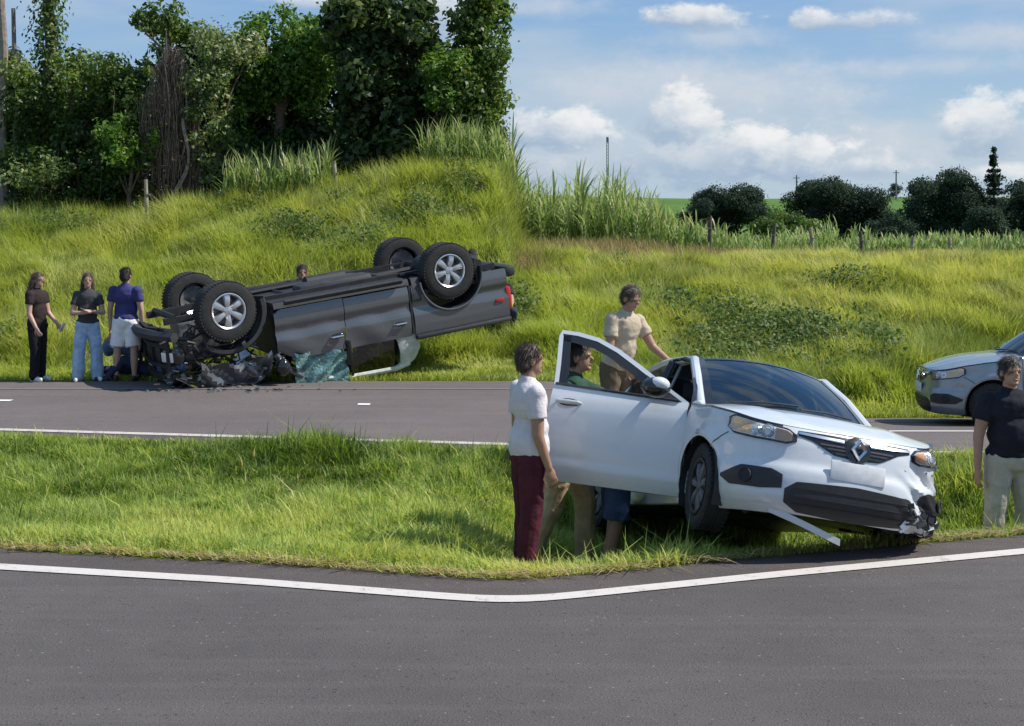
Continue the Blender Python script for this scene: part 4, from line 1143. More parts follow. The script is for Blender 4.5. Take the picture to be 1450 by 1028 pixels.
def open_door(root, ang, paint):
    """passenger door: outer skin follows the body side, swung about its hinge"""
    hinge = Vector((-.37, -.845, 0)); Md = Matrix.Rotation(ang, 3, 'Z')
    d = MB()
    def P0(x, z, off=0.0):   # position on the closed door, relative to the hinge
        y = -.866+float(np.interp(z, *_SI))-off
        return Vector((x-hinge.x, y-hinge.y, z))
    X = np.linspace(-.375, -1.455, 26)
    def zlo(x): return .235+.0*x
    def zhi(x): return float(np.interp(x, [-1.46, -.37], [.985, .945]))
    rows = [[P0(x, zlo(x)+(zhi(x)-zlo(x))*v) for v in np.linspace(0, 1, 24)] for x in X]
    d.grid(rows)
    inner = [[P0(x, zlo(x)+(zhi(x)-zlo(x))*v, -.075) for v in np.linspace(0, 1, 6)] for x in X]
    d.grid(inner, flip=True)
    for a, b in ((rows[0], inner[0]), (rows[-1], inner[-1])):
        pa, pb = a[0], a[-1]
        d.add([a[0], a[8], a[16], a[-1], b[-1], b[0]], [(0, 1, 2, 3, 4, 5)])
    for j, ji in ((0, 0), (-1, -1)):
        d.grid([[r[j] for r in rows], [r[ji] for r in inner]])
    rt = lambda mb: [setattr(mb, 'v', [tuple(Md @ Vector(v)+hinge) for v in mb.v]), mb][1]
    door = rt(d).build('front_door', paint, root, sharp=35)
    # window frame: painted outer band, black inner band
    fr = [(-.375, .95), (-.55, 1.055), (-.80, 1.215), (-1.0, 1.335), (-1.18, 1.415), (-1.36, 1.45), (-1.50, 1.455), (-1.515, 1.40), (-1.475, 1.15), (-1.455, .985)]
    def yl(z): return -.866+.05+.215*max(0, (z-.95)/.5)
    def band(w0, w1, off, nm, m_, th):
        b = MB(); cen = Vector((-1.05, 1.12)); P = []
        for i, (x, z) in enumerate(fr):
            pr, nx_ = Vector(fr[max(0, i-1)]), Vector(fr[min(len(fr)-1, i+1)]); tg = (nx_-pr).normalized(); nn = Vector((tg.y, -tg.x))
            if nn.dot(cen-Vector((x, z))) < 0: nn = -nn
            o_, i_ = Vector((x, z))+nn*w0, Vector((x, z))+nn*w1
            q = lambda v, t: Vector((v.x-hinge.x, yl(v.y)-hinge.y-t, v.y))
            P.append([q(o_, off), q(i_, off), q(i_, off-th), q(o_, off-th), q(o_, off)])
        rt(b.grid(P)).build(nm, m_, door, sharp=50)
    band(.0, .034, .0, 'window_frame', paint, .04)
    band(.031, .100, -.004, 'window_channel', M_GLOSSB, .03)
    # sail triangle and mirror
    tr = MB(); q = lambda x, z, o_=0: Vector((x-hinge.x, yl(z)-hinge.y-o_, z))
    A = [q(-.43, .95, .004), q(-.74, .955, .004), q(-.74, 1.14, .004)]; B = [v+Vector((0, .03, 0)) for v in A]
    tr.add(A+B, [(0, 1, 2), (5, 4, 3), (0, 3, 4, 1), (1, 4, 5, 2), (2, 5, 3, 0)]); rt(tr).build('sail_panel', M_BLACKP, door, smooth=False)
    mr = MB(); c = q(-.62, 1.02, .16)
    mr.ell(c, (.115, .09, .078), M=Matrix.Rotation(R(12), 3, 'Z')); mr.box(q(-.66, .985, .06), (.07, .14, .05), bev=.02)
    mo = rt(mr).build('mirror', M_GLOSSB, door)
    mc = MB(); mc.ell(c+Vector((.030, -.012, .026)), (.082, .085, .056), M=Matrix.Rotation(R(12), 3, 'Z')); rt(mc).build('mirror_cap', paint, mo)
    # glass wound down halfway: a strip above the sill
    ws_ = MB(); ws_.tube([q(x, zhi(x)+.004, .006) for x in np.linspace(-.45, -1.44, 8)], .012, 6); rt(ws_).build('waist_seal', M_GLOSSB, door)
    hd = MB(); hp = [P0(x, .845, o_) for x, o_ in ((-1.20, .004), (-1.225, .034), (-1.30, .042), (-1.38, .034), (-1.405, .004))]
    hd.tube(hp, [.012, .017, .02, .017, .012], 10, flat=.7); h = rt(hd).build('door_handle', paint, door)
    hc = MB(); hc.ell(P0(-1.30, .842, .002), (.085, .006, .034)); rt(hc).build('handle_cup', M_GLOSSB, h)
    tl = MB(); tl.box(P0(-.9, .62, -.09), (.85, .03, .5), bev=.02); tl.box(P0(-1.0, .72, -.12), (.5, .06, .06), bev=.02); rt(tl).build('door_card', M_DARKIN, door)
    return door

white = make_sedan('white_car', 'damaged white saloon car nosed up out of the grass drain with its passenger door open', M_WHITE, True, .38)
CAR_POS = np.array([2.107, 9.801, -.0574]); CAR_ROT = rot_zyx(R(-77.618), R(11.718), R(-11.072))
open_door(white, R(62), M_WHITE)
# hanging strip torn from the lower edge of the bumper, and broken corner behind the left fog lamp
hs = MB(); a, b = skin(-.60, .185, .01), skin(-.06, .03, .05)
P = [[a.lerp(b, t)+Vector((.012*math.sin(t*5), .012*math.sin(t*3.14), w)) for w in (-.022, .0, .024)] for t in np.linspace(0, 1, 8)]
hs.grid(P); hs.build('torn_bumper_strip', M_WHITE, white, solid=.012)
lipm = MB(); lipm.grid([[skin(-t, z, .004) for z in (.16, .19, .22)] for t in np.linspace(.55, 1.12, 14)]); lipm.build('bumper_lip', M_WHITE, white)
dbm = MB()
for i in range(26):
    t = random.uniform(.42, .76); z = random.uniform(.19, .37); p = skin(t, z, random.uniform(-.02, .02))
    dbm.box(p, (random.uniform(.01, .03), random.uniform(.02, .09), random.uniform(.01, .05)), M=Matrix.Rotation(random.uniform(-1, 1), 3, 'X') @ Matrix.Rotation(random.uniform(-.6, .6), 3, 'Z'), mi=0 if random.random() < .9 else 1)
dbm.build('broken_bumper_corner', [M_BLACKP, M_REFL], white, smooth=False)
scm = MB()
for i in range(70):
    t = random.gauss(.72, .14); z = random.gauss(.53, .045); L = random.uniform(.01, .06)
    p0, p1 = skin(t, z, .0022, 1.0), skin(t+random.uniform(-.02, .02), z+L*random.uniform(-.6, .6), .0022, 1.0)
    scm.tube([p0, p1], random.uniform(.0012, .0035), 4)
sm_ = scm.build('scrape', M_BLACKP, white); tag(sm_, kind='stuff')
white.matrix_world = Matrix.Translation(Vector(CAR_POS)) @ CAR_ROT.to_4x4()

silver = make_sedan('silver_car', 'silver car stopped on the far road behind the man at the right edge', M_SILVER, False, 0.0)
sy = 18.9; sx = atx(1386, sy)
silver.location = (sx, sy, float(zroad(sx, sy))+.005); silver.rotation_euler = (R(1.5), 0, R(180-6))
# ---- the overturned double-cab pickup
M_GREY = car_paint('dark_grey_truck_paint', (.125, .132, .14), .24, False, .35)
M_FRAME = mat('chassis_black', (.016, .016, .017), .6, var=.5, scale=10)
M_MECH = mat('dirty_aluminium', (.20, .20, .20), .4, .7, var=.5, scale=18, bump=.3)
M_BROKENGL = mat('crazed_glass', (.16, .30, .28), .22, var=.55, scale=7, bump=.9, bscale=24, coat=.5)
M_AIRBAG = mat('pale_headlining', (.50, .52, .48), .8, var=.2, scale=10, bump=.5, bscale=14)
M_RED = mat('tail_red', (.45, .03, .025), .25)
M_PLAST = mat('bare_black_cladding', (.03, .031, .033), .55, var=.3, scale=9)
def make_truck():
    root = empty('pickup_truck'); tag(root, 'dark grey double cab pickup truck overturned on its crushed roof at the far road edge', 'pickup truck')
    def yside(x, z):
        i = np.interp(z, [.40, .46, .52, .60, .70, .735, .79, .84, .90, 1.06, 1.18, 1.26], [.05, .03, .012, .0, .0, .022, .034, .022, .002, .004, .018, .045])
        return .935-i
    def panel(nm, x0, x1, zl, zh, m_, s=-1, nx=30, nz_=22, dent=0.0, dz=None, off=0.0, parent=None):
        P = []
        for i in range(nx):
            x = x0+(x1-x0)*i/(nx-1); l, h = zl(x), zh(x); row = []
            for k in range(nz_):
                z = l+(h-l)*k/(nz_-1); y = yside(x, z)+off
                if dent: y -= dent*(.5+.5*math.sin(x*5.3+z*4))*float(sstep(.85, 1.15, z))+.012*math.sin(x*11)*math.sin(z*9)*float(sstep(.6, 1.0, z))
                row.append((x, s*y, z))
            row.append((x, s*(yside(x, h)-.05), h+.005)); row.insert(0, (x, s*(yside(x, l)-.06), l-.005))
            P.append(row)
        return MB().grid(P).build(nm, m_, parent or root, sharp=40)
    lo = lambda x: .50; hi = lambda x: 1.19
    for s in (-1, 1):
        d1 = panel('front_door', -.60, -1.58, lambda x: .49+.05*float(sstep(-.7, -.60, x)), lambda x: 1.18-.12*float(sstep(-.9, -.6, x)), M_GREY, s, dent=.05)
        d2 = panel('rear_door', -1.59, -2.545, lo, hi, M_GREY, s, dent=.025)
        for dd, xh in ((d1, -1.44), (d2, -2.38)):
            h = MB(); y = yside(xh, .98)
            h.tube([(xh+.09, -1*y*-s*-1 if False else s*y, .985), (xh+.075, s*(y+.035), .985), (xh-.075, s*(y+.035), .985), (xh-.09, s*y, .985)], .014, 8)
            h.build('door_handle', M_CHROME, dd)
            c_ = MB(); c_.ell((xh, s*(y+.0), .985), (.10, .012, .035)); c_.build('handle_cup', M_GLOSSB, dd)
        panel('rocker', -.62, -2.58, lambda x: .40, lambda x: .475, M_PLAST, s, nz_=6)
        st = MB(); st.tube([(-.75, s*.98, .40), (-2.45, s*.98, .40)], .045, 10, flat=.6); st.build('side_step', M_PLAST, root)
        # bed side with a round wheel arch and a bare lip
        A0, A1, xc, zc, ra = -2.60, -4.10, -3.22, .44, .49
        def zl(x):
            dd = ra*ra-(x-xc)**2; return max(.50, zc+math.sqrt(dd)) if dd > 0 else .50
        bed = panel('bed_side', A0, A1, zl, lambda x: 1.21, M_GREY, s, nx=90)
        pts = [(xc+ra*math.cos(a), s*.945, zc+ra*math.sin(a)) for a in np.linspace(.06, math.pi-.06, 26)]
        MB().tube(pts, .020, 8, flat=.8).build('arch_lip', M_STEEL if False else M_GREY, bed)
        MB().grid([[(xc+(ra-.01)*math.cos(a), s*yy, zc+(ra-.01)*math.sin(a)) for yy in (.935, .72, .5)] for a in np.linspace(-.1, math.pi+.1, 22)]).build('arch_liner', M_PLAST, root)
        panel('arch_cladding', -2.62, -2.74, lambda x: .40, lambda x: .72, M_PLAST, s, nx=6, off=.006)
        MB().box(((A0+A1)/2, s*.915, 1.225), (A0-A1, .10, .06), bev=.015).build('bed_rail', M_PLAST, root)
        # cab gap
        MB().box((-2.573, s*.90, .83), (.03, .05, .68)).build('cab_gap', M_FRAME, root)
        lamp = MB(); lamp.box((A1-.01, s*.86, .93), (.09, .14, .34), bev=.03); lamp.build('tail_light', M_RED, root)
        MB().box((-3.95, s*.944, .93), (.13, .012, .05), bev=.004).build('side_decal', M_RED, root)
    MB().box((-4.115, 0, .87), (.06, 1.66, .64), bev=.02).build('tailgate', M_GREY, root)
    b = MB(); b.box((-3.36, 0, .62), (1.46, 1.7, .05)); b.box((-2.62, 0, .86), (.05, 1.7, .52)); b.build('bed_floor', M_FRAME, root)
    b = MB(); b.box((-4.22, 0, .56), (.16, 1.7, .16), bev=.04); b.build('rear_bumper', M_PLAST, root)
    # cab shell: floor, roof crushed askew, pillars
    b = MB(); b.box((-1.58, 0, .44), (1.95, 1.72, .10)); b.box((-.62, 0, .80), (.06, 1.66, .62)); b.box((-2.55, 0, .84), (.05, 1.66, .6)); b.build('cab_floor', M_FRAME, root)
    # crushed roof
    P = []
    for i in range(20):
        u = i/19; x = -.95-1.55*u; row = []
        for k in range(17):
            v = k/16; y = -.76+1.52*v
            z = 1.50+.13*float(sstep(0, .45, u))+.05*math.sin(y*5+u*4)*.6-.12*float(sstep(.2, 1, v))*(1-u)+.02*math.sin(u*19+v*13)
            row.append((x, y, z))
        P.append(row)
    MB().grid(P).build('roof', M_GREY, root, solid=.02, sharp=50)
    for s in (-1, 1):
        MB().tube([(-.58, s*.86, 1.08), (-.72, s*.86, 1.30), (-1.0, s*.80, 1.50)], [.05, .045, .04], 8).build('front_pillar', M_GREY, root)
        MB().tube([(-1.58, s*.88, 1.08), (-1.60, s*.86, 1.35), (-1.62, s*.78, 1.60)], [.06, .055, .05], 8, flat=.6).build('centre_pillar', M_GLOSSB, root)
        MB().tube([(-1.0, s*.79, 1.50), (-1.6, s*.79, 1.60), (-2.3, s*.78, 1.62), (-2.5, s*.78, 1.58)], .04, 8).build('roof_rail', M_AIRBAG if s < 0 else M_GREY, root)
        rp = MB(); rp.grid([[(x, s*y, z) for (x, y, z) in row] for row in
            [[(-2.28, .885, 1.10), (-2.40, .89, 1.10), (-2.56, .89, 1.10), (-2.62, .86, 1.10)], [(-2.33, .875, 1.25), (-2.43, .885, 1.25), (-2.60, .88, 1.22), (-2.66, .84, 1.22)],
             [(-2.36, .85, 1.40), (-2.46, .86, 1.40), (-2.64, .84, 1.38), (-2.69, .80, 1.38)], [(-2.36, .80, 1.56), (-2.44, .81, 1.57), (-2.58, .80, 1.54), (-2.63, .76, 1.52)], [(-2.25, .77, 1.63), (-2.38, .77, 1.64), (-2.48, .76, 1.62), (-2.5, .72, 1.60)]]])
        rp.build('rear_pillar', M_AIRBAG if s < 0 else M_GREY, root, solid=.03)
    # rear side window still in place, front one shattered and hanging
    MB().grid([[(-1.66-.62*u, -(.88-.08*v), 1.12+.46*v) for v in np.linspace(0, 1, 6)] for u in np.linspace(0, 1, 6)]).build('rear_side_window', glass_mat('truck_glass', (.10, .11, .12), .05), root)
    P = []
    for i in range(22):
        u = i/21; row = []
        for k in range(12):
            v = k/11; row.append((-.82-.74*u, -(.90-.04*v+.05*math.sin(u*9+v*6)+.03*math.sin(u*23+v*17)), 1.20+.42*v-.10*(1-u)*(1-v)+.02*math.sin(u*14)))
        P.append(row)
    MB().grid(P).build('shattered_window', M_BROKENGL, root, sharp=20)
    for x in (-1.25, -2.15):
        b = MB()
        for s in (-1, 1): b.box((x, s*.42, .72), (.5, .5, .2), bev=.06); b.box((x-.28, s*.42, 1.08), (.16, .5, .62), bev=.06); b.box((x-.30, s*.42, 1.42), (.1, .26, .16), bev=.04)
        b.build('seat', M_SEAT, root)
    MB().box((-.78, 0, 1.0), (.35, 1.5, .3), bev=.08).build('dashboard', M_DARKIN, root)
    mr = MB(); mr.ell((-.62, -.98, 1.24), (.10, .10, .12)); mr.tube([(-.66, -.9, 1.14), (-.63, -.96, 1.2)], .03, 6); mr.build('mirror', M_GLOSSB, root)
    # chassis: rails, cross members, axles, exhaust, spare wheel, tank
    b = MB()
    for s in (-1, 1): b.tube([(.72, s*.46, .44), (.2, s*.46, .44), (-.4, s*.5, .38), (-2.6, s*.52, .38), (-3.2, s*.52, .50), (-4.12, s*.52, .48)], .06, 4)
    for x in (.6, -.3, -1.0, -1.7, -2.4, -3.9): b.tube([(x, -.5, .40), (x, .5, .40)], .045, 6)
    b.build('chassis_rail', M_FRAME, root)
    b = MB(); b.tube([(-3.22, -.72, .385), (-3.22, .72, .385)], .05, 10); b.ell((-3.22, 0, .385), (.17, .16, .17)); b.tube([(-3.15, 0, .385), (-.6, 0, .44)], .04, 8)
    for s in (-1, 1): b.box((-3.2, s*.56, .36), (1.2, .07, .03)); b.tube([(-3.1, s*.48, .36), (-2.95, s*.42, .75)], .03, 8)
    b.build('rear_axle', M_FRAME, root)
    b = MB(); b.tube([(-.4, .25, .36), (-1.4, .25, .35), (-2.2, .3, .36), (-2.9, .45, .50), (-3.6, .62, .40), (-4.1, .62, .40)], .035, 8); b.tube([(-1.5, .25, .35), (-2.1, .28, .35)], .09, 10); b.build('exhaust', M_FRAME, root)
    MB().box((-1.7, -.30, .38), (1.1, .34, .2), bev=.06).build('fuel_tank', M_PLAST, root)
    b = MB(); b.lathe([(.19, -.10), (.37, -.11), (.385, 0), (.37, .11), (.19, .10)], 32); o = b.build('spare_wheel', M_RUBBER, root); o.location = (-3.72, 0, .46); o.rotation_euler = (R(90), 0, 0)
    b = MB(); b.box((-3.66, -.74, .46), (.03, .26, .36)); b.build('mud_flap', M_PLAST, root)
    # wrecked front: bare engine bay
    b = MB(); b.tube([(-.1, -.62, .40), (.0, -.74, .40)], .05, 8); b.tube([(.05, -.3, .42), (.02, -.74, .36)], .04, 8); b.tube([(-.3, -.35, .44), (.02, -.72, .34)], .035, 8); b.tube([(.02, -.62, .42), (-.04, -.56, .95)], .055, 10)
    b.tube([(.02, .3, .42), (.02, .74, .38)], .04, 8); b.build('front_suspension', M_FRAME, root)
    co = MB(); co.tube([(.02-.06*k/40+.085*math.cos(k*.9), -.60+.05*k/40+.085*math.sin(k*.9), .55+.36*k/40) for k in range(41)], .012, 6); co.build('coil_spring', M_STEEL, root)
    b = MB(); b.box((.18, .05, .74), (.62, .46, .44), bev=.05); b.box((.20, .02, 1.02), (.50, .30, .14), bev=.04); b.tube([(.42, -.30, .72), (.42, -.22, .72)], .10, 14); b.tube([(.46, -.1, .9), (.46, .04, .9)], .075, 14); b.build('engine', M_MECH, root)
    rf_ = MB()
    for z in (.52, .72, .98, 1.12): rf_.tube([(.78+.04*math.sin(z*9), -.78, z), (.84, 0, z+.03), (.78, .78, z)], .035, 4)
    for y in (-.78, -.45, 0, .45, .78): rf_.tube([(.79, y, .50), (.82, y, 1.14)], .03, 4)
    rf_.build('radiator_frame', M_FRAME, root)
    MB().box((.74, 0, .80), (.05, 1.1, .50)).build('radiator', M_MECH, root)
    bb = MB(); bb.tube([(.72, -.90, .60), (.88, -.6, .58), (.95, 0, .58), (.88, .6, .58), (.72, .9, .60)], .07, 6); bb.build('bumper_beam', M_PLAST, root)
    for s in (-1, 1):
        hb = MB(); hb.box((.72, s*.74, .86), (.16, .32, .20), bev=.04, M=Matrix.Rotation(s*.4, 3, 'Z')); h = hb.build('headlight', M_GLOSSB, root)
        MB().box((.80, s*.74, .86), (.03, .24, .13), bev=.02, M=Matrix.Rotation(s*.4, 3, 'Z')).build('reflector', M_REFL, h)
    # bare arch liner ring behind the near front wheel, and the folded wing
    for s in (-1, 1):
        MB().grid([[(.0+q*math.cos(a), s*yy, .42+q*math.sin(a)) for (q, yy) in ((.47, .90), (.52, .90), (.55, .84), (.50, .55), (.46, .55))] for a in np.linspace(.9, math.pi+.25, 24)]).build('arch_liner', M_PLAST, root, sharp=60)
    wing = MB(); P = []
    for i in range(16):
        u = i/15; P.append([(-.52+.95*u, -(.90-.10*math.sin(u*3.1)-.06*v+.05*math.sin(u*13+v*5)), 1.0+.28*v+.10*math.sin(u*3.1)+.03*math.sin(u*17)) for v in np.linspace(0, 1, 7)])
    wing.grid(P); wing.build('crumpled_wing', M_GREY, root, solid=.012, sharp=25)
    bon = MB(); P = []
    for i in range(22):
        u = i/21; row = []
        for k in range(18):
            v = k/17; x = -.55+1.30*u; y = -.80+1.60*v
            row.append((x, y, 1.16+.26*math.sin(u*2.6+.2)+.06*math.sin(u*11+v*7)+.04*math.sin(v*13+u*5)))
        P.append(row)
    bon.grid(P); bon.build('crumpled_bonnet', M_GREY, root, solid=.015, sharp=25)
    # loose hoses, brackets, shards
    for i in range(16):
        p0 = Vector((random.uniform(-.4, .8), -random.uniform(.45, .92), random.uniform(.55, 1.2))); h = MB(); pts = [p0]
        for k in range(5): pts.append(pts[-1]+Vector((random.uniform(-.14, .14), random.uniform(-.08, .08), random.uniform(-.12, .12))))
        h.tube(pts, random.uniform(.008, .022), 6); h.build('hose', random.choice([M_FRAME, M_FRAME, M_PLAST, M_STEEL]), root)
    for i in range(44):
        h = MB(); p0 = (random.uniform(-.52, .86), -random.uniform(.50, .94), random.uniform(.62, 1.34)); M = Matrix.Rotation(random.uniform(-1, 1), 3, 'X') @ Matrix.Rotation(random.uniform(-1.5, 1.5), 3, 'Y') @ Matrix.Rotation(random.uniform(-.6, .6), 3, 'Z')
        if abs(p0[0]) < .4 and p0[2] < .8: continue
        h.box(p0, (random.uniform(.05, .20), random.uniform(.012, .05), random.uniform(.02, .08)), M=M, bev=.008)
        h.build('bracket', random.choice([M_FRAME, M_FRAME, M_FRAME, M_PLAST, M_PLAST, M_PLAST, M_PLAST, M_MECH]), root)
    for (x, s, st) in ((0, -1, -.12), (0, 1, -.12), (-3.22, -1, 0), (-3.22, 1, 0)):
        w = wheel_set(root, (x, s*.80, .385), .392, .27, s, M_ALLOY, 6, .235, rot=random.random()*2, steer=st, tread=54)
    return root
truck = make_truck()
TS = 1.10
TR = rot_zyx(R(208.24), R(-8.6), R(177.67)); TP = Vector((-4.585, 19.954, 1.552))
truck.matrix_world = Matrix.Translation(TP) @ TR.to_4x4() @ Matrix.Scale(TS, 4)
# shards of glass and plastic spread on the road round the wreck
db = MB()
for i in range(70):
    x = atx(random.uniform(215, 480), 18.9)+random.gauss(0, .2); y = 18.6+abs(random.gauss(0, .5))
    s = random.uniform(.015, .06); db.box((x, y, .012+s*.2), (s, s*random.uniform(.4, 1), s*.3), M=Matrix.Rotation(random.uniform(0, 3), 3, 'Z'), mi=random.choice([0, 0, 1, 2]))
tag(db.build('debris', [M_BLACKP, M_BROKENGL, M_STEEL], None, smooth=False), 'small shards of plastic and glass scattered on the road by the overturned truck', 'debris', kind='stuff')
# ================================================================== PEOPLE
def cloth(name, c, var=.22, rough=.9):
    return mat(name, c, rough, var=var, scale=9, bump=.55, bscale=16, spec=.2)
M_SKIN = mat('tanned_skin', (.36, .20, .13), .55, var=.12, scale=14)
M_SKIN2 = mat('fair_skin', (.46, .28, .20), .55, var=.12, scale=14)
M_HAIRD = mat('dark_hair', (.022, .015, .011), .6, var=.3, scale=25, bump=.2, bscale=40)
M_HAIRB = mat('brown_hair', (.055, .033, .02), .6, var=.3, scale=25, bump=.2, bscale=40)
M_EYE = mat('eye', (.03, .022, .018), .15)
M_LIP = mat('lips', (.30, .12, .10), .5)
M_SHOEW = mat('white_shoe', (.72, .71, .69), .6, var=.1)
M_SHOED = mat('dark_shoe', (.03, .028, .027), .6, var=.3)
def folds(me, amp):
    """soft creases in cloth: a few crossing waves along the normals"""
    n = len(me.vertices); co = np.empty(n*3, np.float32); me.vertices.foreach_get('co', co); co = co.reshape(-1, 3)
    nr = np.empty(n*3, np.float32); me.vertices.foreach_get('normal', nr); nr = nr.reshape(-1, 3)
    d = np.zeros(n)
    for k in range(7):
        q = rng.normal(size=3); q[2] = q[2]*1.5+1.2*np.sign(q[2]); q *= rng.uniform(14, 34)/np.linalg.norm(q)
        w_ = co @ q+rng.uniform(0, 6.28)+1.5*np.sin(co @ (rng.normal(size=3)*9))
        d += np.maximum(0, np.sin(w_))**2*(.5+.5*np.sin(co @ (rng.normal(size=3)*7)+k))
    co += nr*(amp*(d-.25)*.5)[:, None]
    me.vertices.foreach_set('co', co.ravel()); me.update()
def voxel(mb, name, m, parent, vox, smooth=3, factor=.5, crease=0.0):
    me = bpy.data.meshes.new(name+'_src'); me.from_pydata([tuple(v) for v in mb.v], [], mb.f)
    bm = bmesh.new(); bm.from_mesh(me); bmesh.ops.recalc_face_normals(bm, faces=bm.faces[:]); bm.to_mesh(me); bm.free()
    o = bpy.data.objects.new(name+'_src', me); C.objects.link(o)
    r = o.modifiers.new('r', 'REMESH'); r.mode = 'VOXEL'; r.voxel_size = vox; r.adaptivity = 0
    s = o.modifiers.new('s', 'SMOOTH'); s.iterations = smooth; s.factor = factor
    dg = bpy.context.evaluated_depsgraph_get(); dg.update()
    new = bpy.data.meshes.new_from_object(o.evaluated_get(dg)); new.name = name
    bpy.data.objects.remove(o); bpy.data.meshes.remove(me)
    if crease: folds(new, crease)
    new.materials.clear(); new.materials.append(m); new.shade_smooth()
    return link_mesh(name, new, parent)
def V(*a): return Vector(a)
def cone(mb, a, b, ra, rb):
    a, b = Vector(a), Vector(b); mb.ell(a, (ra, ra, ra)); mb.tube([a, a.lerp(b, .5), b], [ra, (ra+rb)/2, rb], 16)
def person(label, pos, face, H, shirt, pants, skin=None, hair=None, shoes=None, torso=(0, 0, 1), tfwd=None, pelvis=.53,
           arms=None, legs=None, sleeve=.55, pant_len=1.0, hair_len='short', wide=0.0, build=1.0, head_dir=(0, -1, 0), vox=.010, belly=0.0, group=None, long_sleeve=False, hem=.0):
    skin = skin or M_SKIN; hair = hair or M_HAIRD; shoes = shoes or M_SHOED
    root = empty('person', pos, face); tag(root, label, 'person', group)
    up = V(*torso).normalized(); fw = V(*(tfwd or (0, -1, 0))); fw = (fw-up*fw.dot(up)).normalized(); lf = fw.cross(up)*-1
    lf = up.cross(fw); 
    if lf.x < 0 and tfwd is None: lf = -lf
    T = Matrix((lf, -fw, up)).transposed()       # columns: left, back, up
    pl = V(0, 0, pelvis*H) if not isinstance(pelvis, tuple) else V(*pelvis)
    at = lambda x, y, z: pl+T @ V(x*H, y*H, z*H)   # offsets from the pelvis, y = backwards
    B = build
    waist, chest, neck = at(0, 0, .09), at(0, .005, .20), at(0, .012, .295)
    hd = at(0, -.008, .392); 
    sh = {s: at(s*.101*B, .008, .262) for s in (-1, 1)}; hp = {s: at(s*.05*B, 0, -.01) for s in (-1, 1)}
    arms = arms or {}; legs = legs or {}
    el, wr, hn = {}, {}, {}
    for s in (-1, 1):
        u, f_ = arms.get(s, ((s*.16, .03, -1), (s*.05, -.12, -1)))
        el[s] = sh[s]+V(*u).normalized()*.172*H; wr[s] = el[s]+V(*f_).normalized()*.145*H; hn[s] = V(*f_).normalized()
    kn, an, ft = {}, {}, {}
    for s in (-1, 1):
        t_, q, toe = legs.get(s, ((s*.06, -.02, -1), (0, .03, -1), (s*.25, -1, 0)))
        kn[s] = hp[s]+V(*t_).normalized()*.245*H; an[s] = kn[s]+V(*q).normalized()*.235*H; ft[s] = V(*toe).normalized()
    # --- body: one closed surface
    b = MB(); h = H
    b.ell(at(0, 0, .215), (.100*h*B, .066*h*B, .105*h), M=T); b.ell(at(0, 0, .09), (.084*h*B, .060*h*B, .10*h), M=T); b.ell(at(0, .004, .0), (.098*h*B, .068*h*B, .085*h), M=T)
    b.caps(neck-up*.03*h, at(0, .0, .345), .036*h, .031*h)
    hf = V(*head_dir).normalized(); hu = V(0, 0, 1) if abs(up.z) > .5 else up; hu = (hu-hf*hu.dot(hf)).normalized(); hl = hu.cross(hf); HM = Matrix((hl, -hf, hu)).transposed()
    hat = lambda x, y, z: hd+HM @ V(x*h, y*h, z*h)
    b.ell(hat(0, .006, .018), (.043*h, .053*h, .050*h), M=HM); b.ell(hat(0, -.010, -.022), (.034*h, .038*h, .042*h), M=HM)
    b.ell(hat(0, -.052, -.006), (.008*h, .012*h, .011*h), M=HM); b.ell(hat(0, -.040, -.048), (.016*h, .012*h, .010*h), M=HM)
    b.ell(hat(0, -.041, .014), (.032*h, .010*h, .007*h), M=HM)
    for s in (-1, 1): b.ell(hat(s*.043, .008, -.004), (.007*h, .012*h, .019*h), M=HM)
    for s in (-1, 1):
        b.caps(sh[s], el[s], .034*h*B, .025*h); b.caps(el[s], wr[s], .025*h, .0165*h); b.ell(sh[s], (.034*h*B,)*3)
        d = hn[s]; a_ = d.cross(V(0, 1, 0)); a_ = a_.normalized() if a_.length > .1 else V(1, 0, 0); c_ = d.cross(a_).normalized()
        pm = wr[s]+d*.028*h; PM = Matrix((c_, a_, d)).transposed()
        b.ell(pm, (.023*h, .0115*h, .034*h), M=PM)
        for k, (o_, L) in enumerate(((-.017, .038), (-.006, .046), (.006, .043), (.017, .034))):
            p0 = wr[s]+d*.05*h+c_*o_*h; p1 = p0+d*L*.5*h+a_*s*-.004*h+c_*o_*.15*h; p2 = p1+d*L*.42*h+a_*s*-.014*h
            b.caps(p0, p1, .0058*h, .0054*h, n=7); b.caps(p1, p2, .0054*h, .0045*h, n=7)
        t0 = wr[s]+d*.018*h-c_*.018*h; t1 = t0+(d*.8-c_*.75).normalized()*.026*h; b.caps(t0, t1, .0075*h, .0062*h, n=7); b.caps(t1, t1+d*.022*h, .0062*h, .005*h, n=7)
        b.caps(hp[s], kn[s], .054*h*B, .034*h); b.caps(kn[s], kn[s].lerp(an[s], .38), .033*h, .035*h); b.caps(kn[s].lerp(an[s], .38), an[s], .035*h, .020*h)
        b.caps(an[s], an[s]-V(0, 0, .018*h)+ft[s]*.085*h, .021*h, .014*h)
    voxel(b, 'body', skin, root, vox)
    # --- face
    e = MB()
    for s in (-1, 1): e.ell(hat(s*.0175, -.0425, .004), (.0045*h, .003*h, .0022*h), M=HM, nu=10, nv=7)
    e.build('eyes', M_EYE, root)
    MB().ell(hat(0, -.0465, -.030), (.012*h, .004*h, .0038*h), M=HM).build('mouth', M_LIP, root)
    # --- hair
    hm = MB(); hm.ell(hat(0, .012, .026), (.047*h, .056*h, .050*h), M=HM); hm.ell(hat(0, .026, .0), (.044*h, .044*h, .045*h), M=HM)
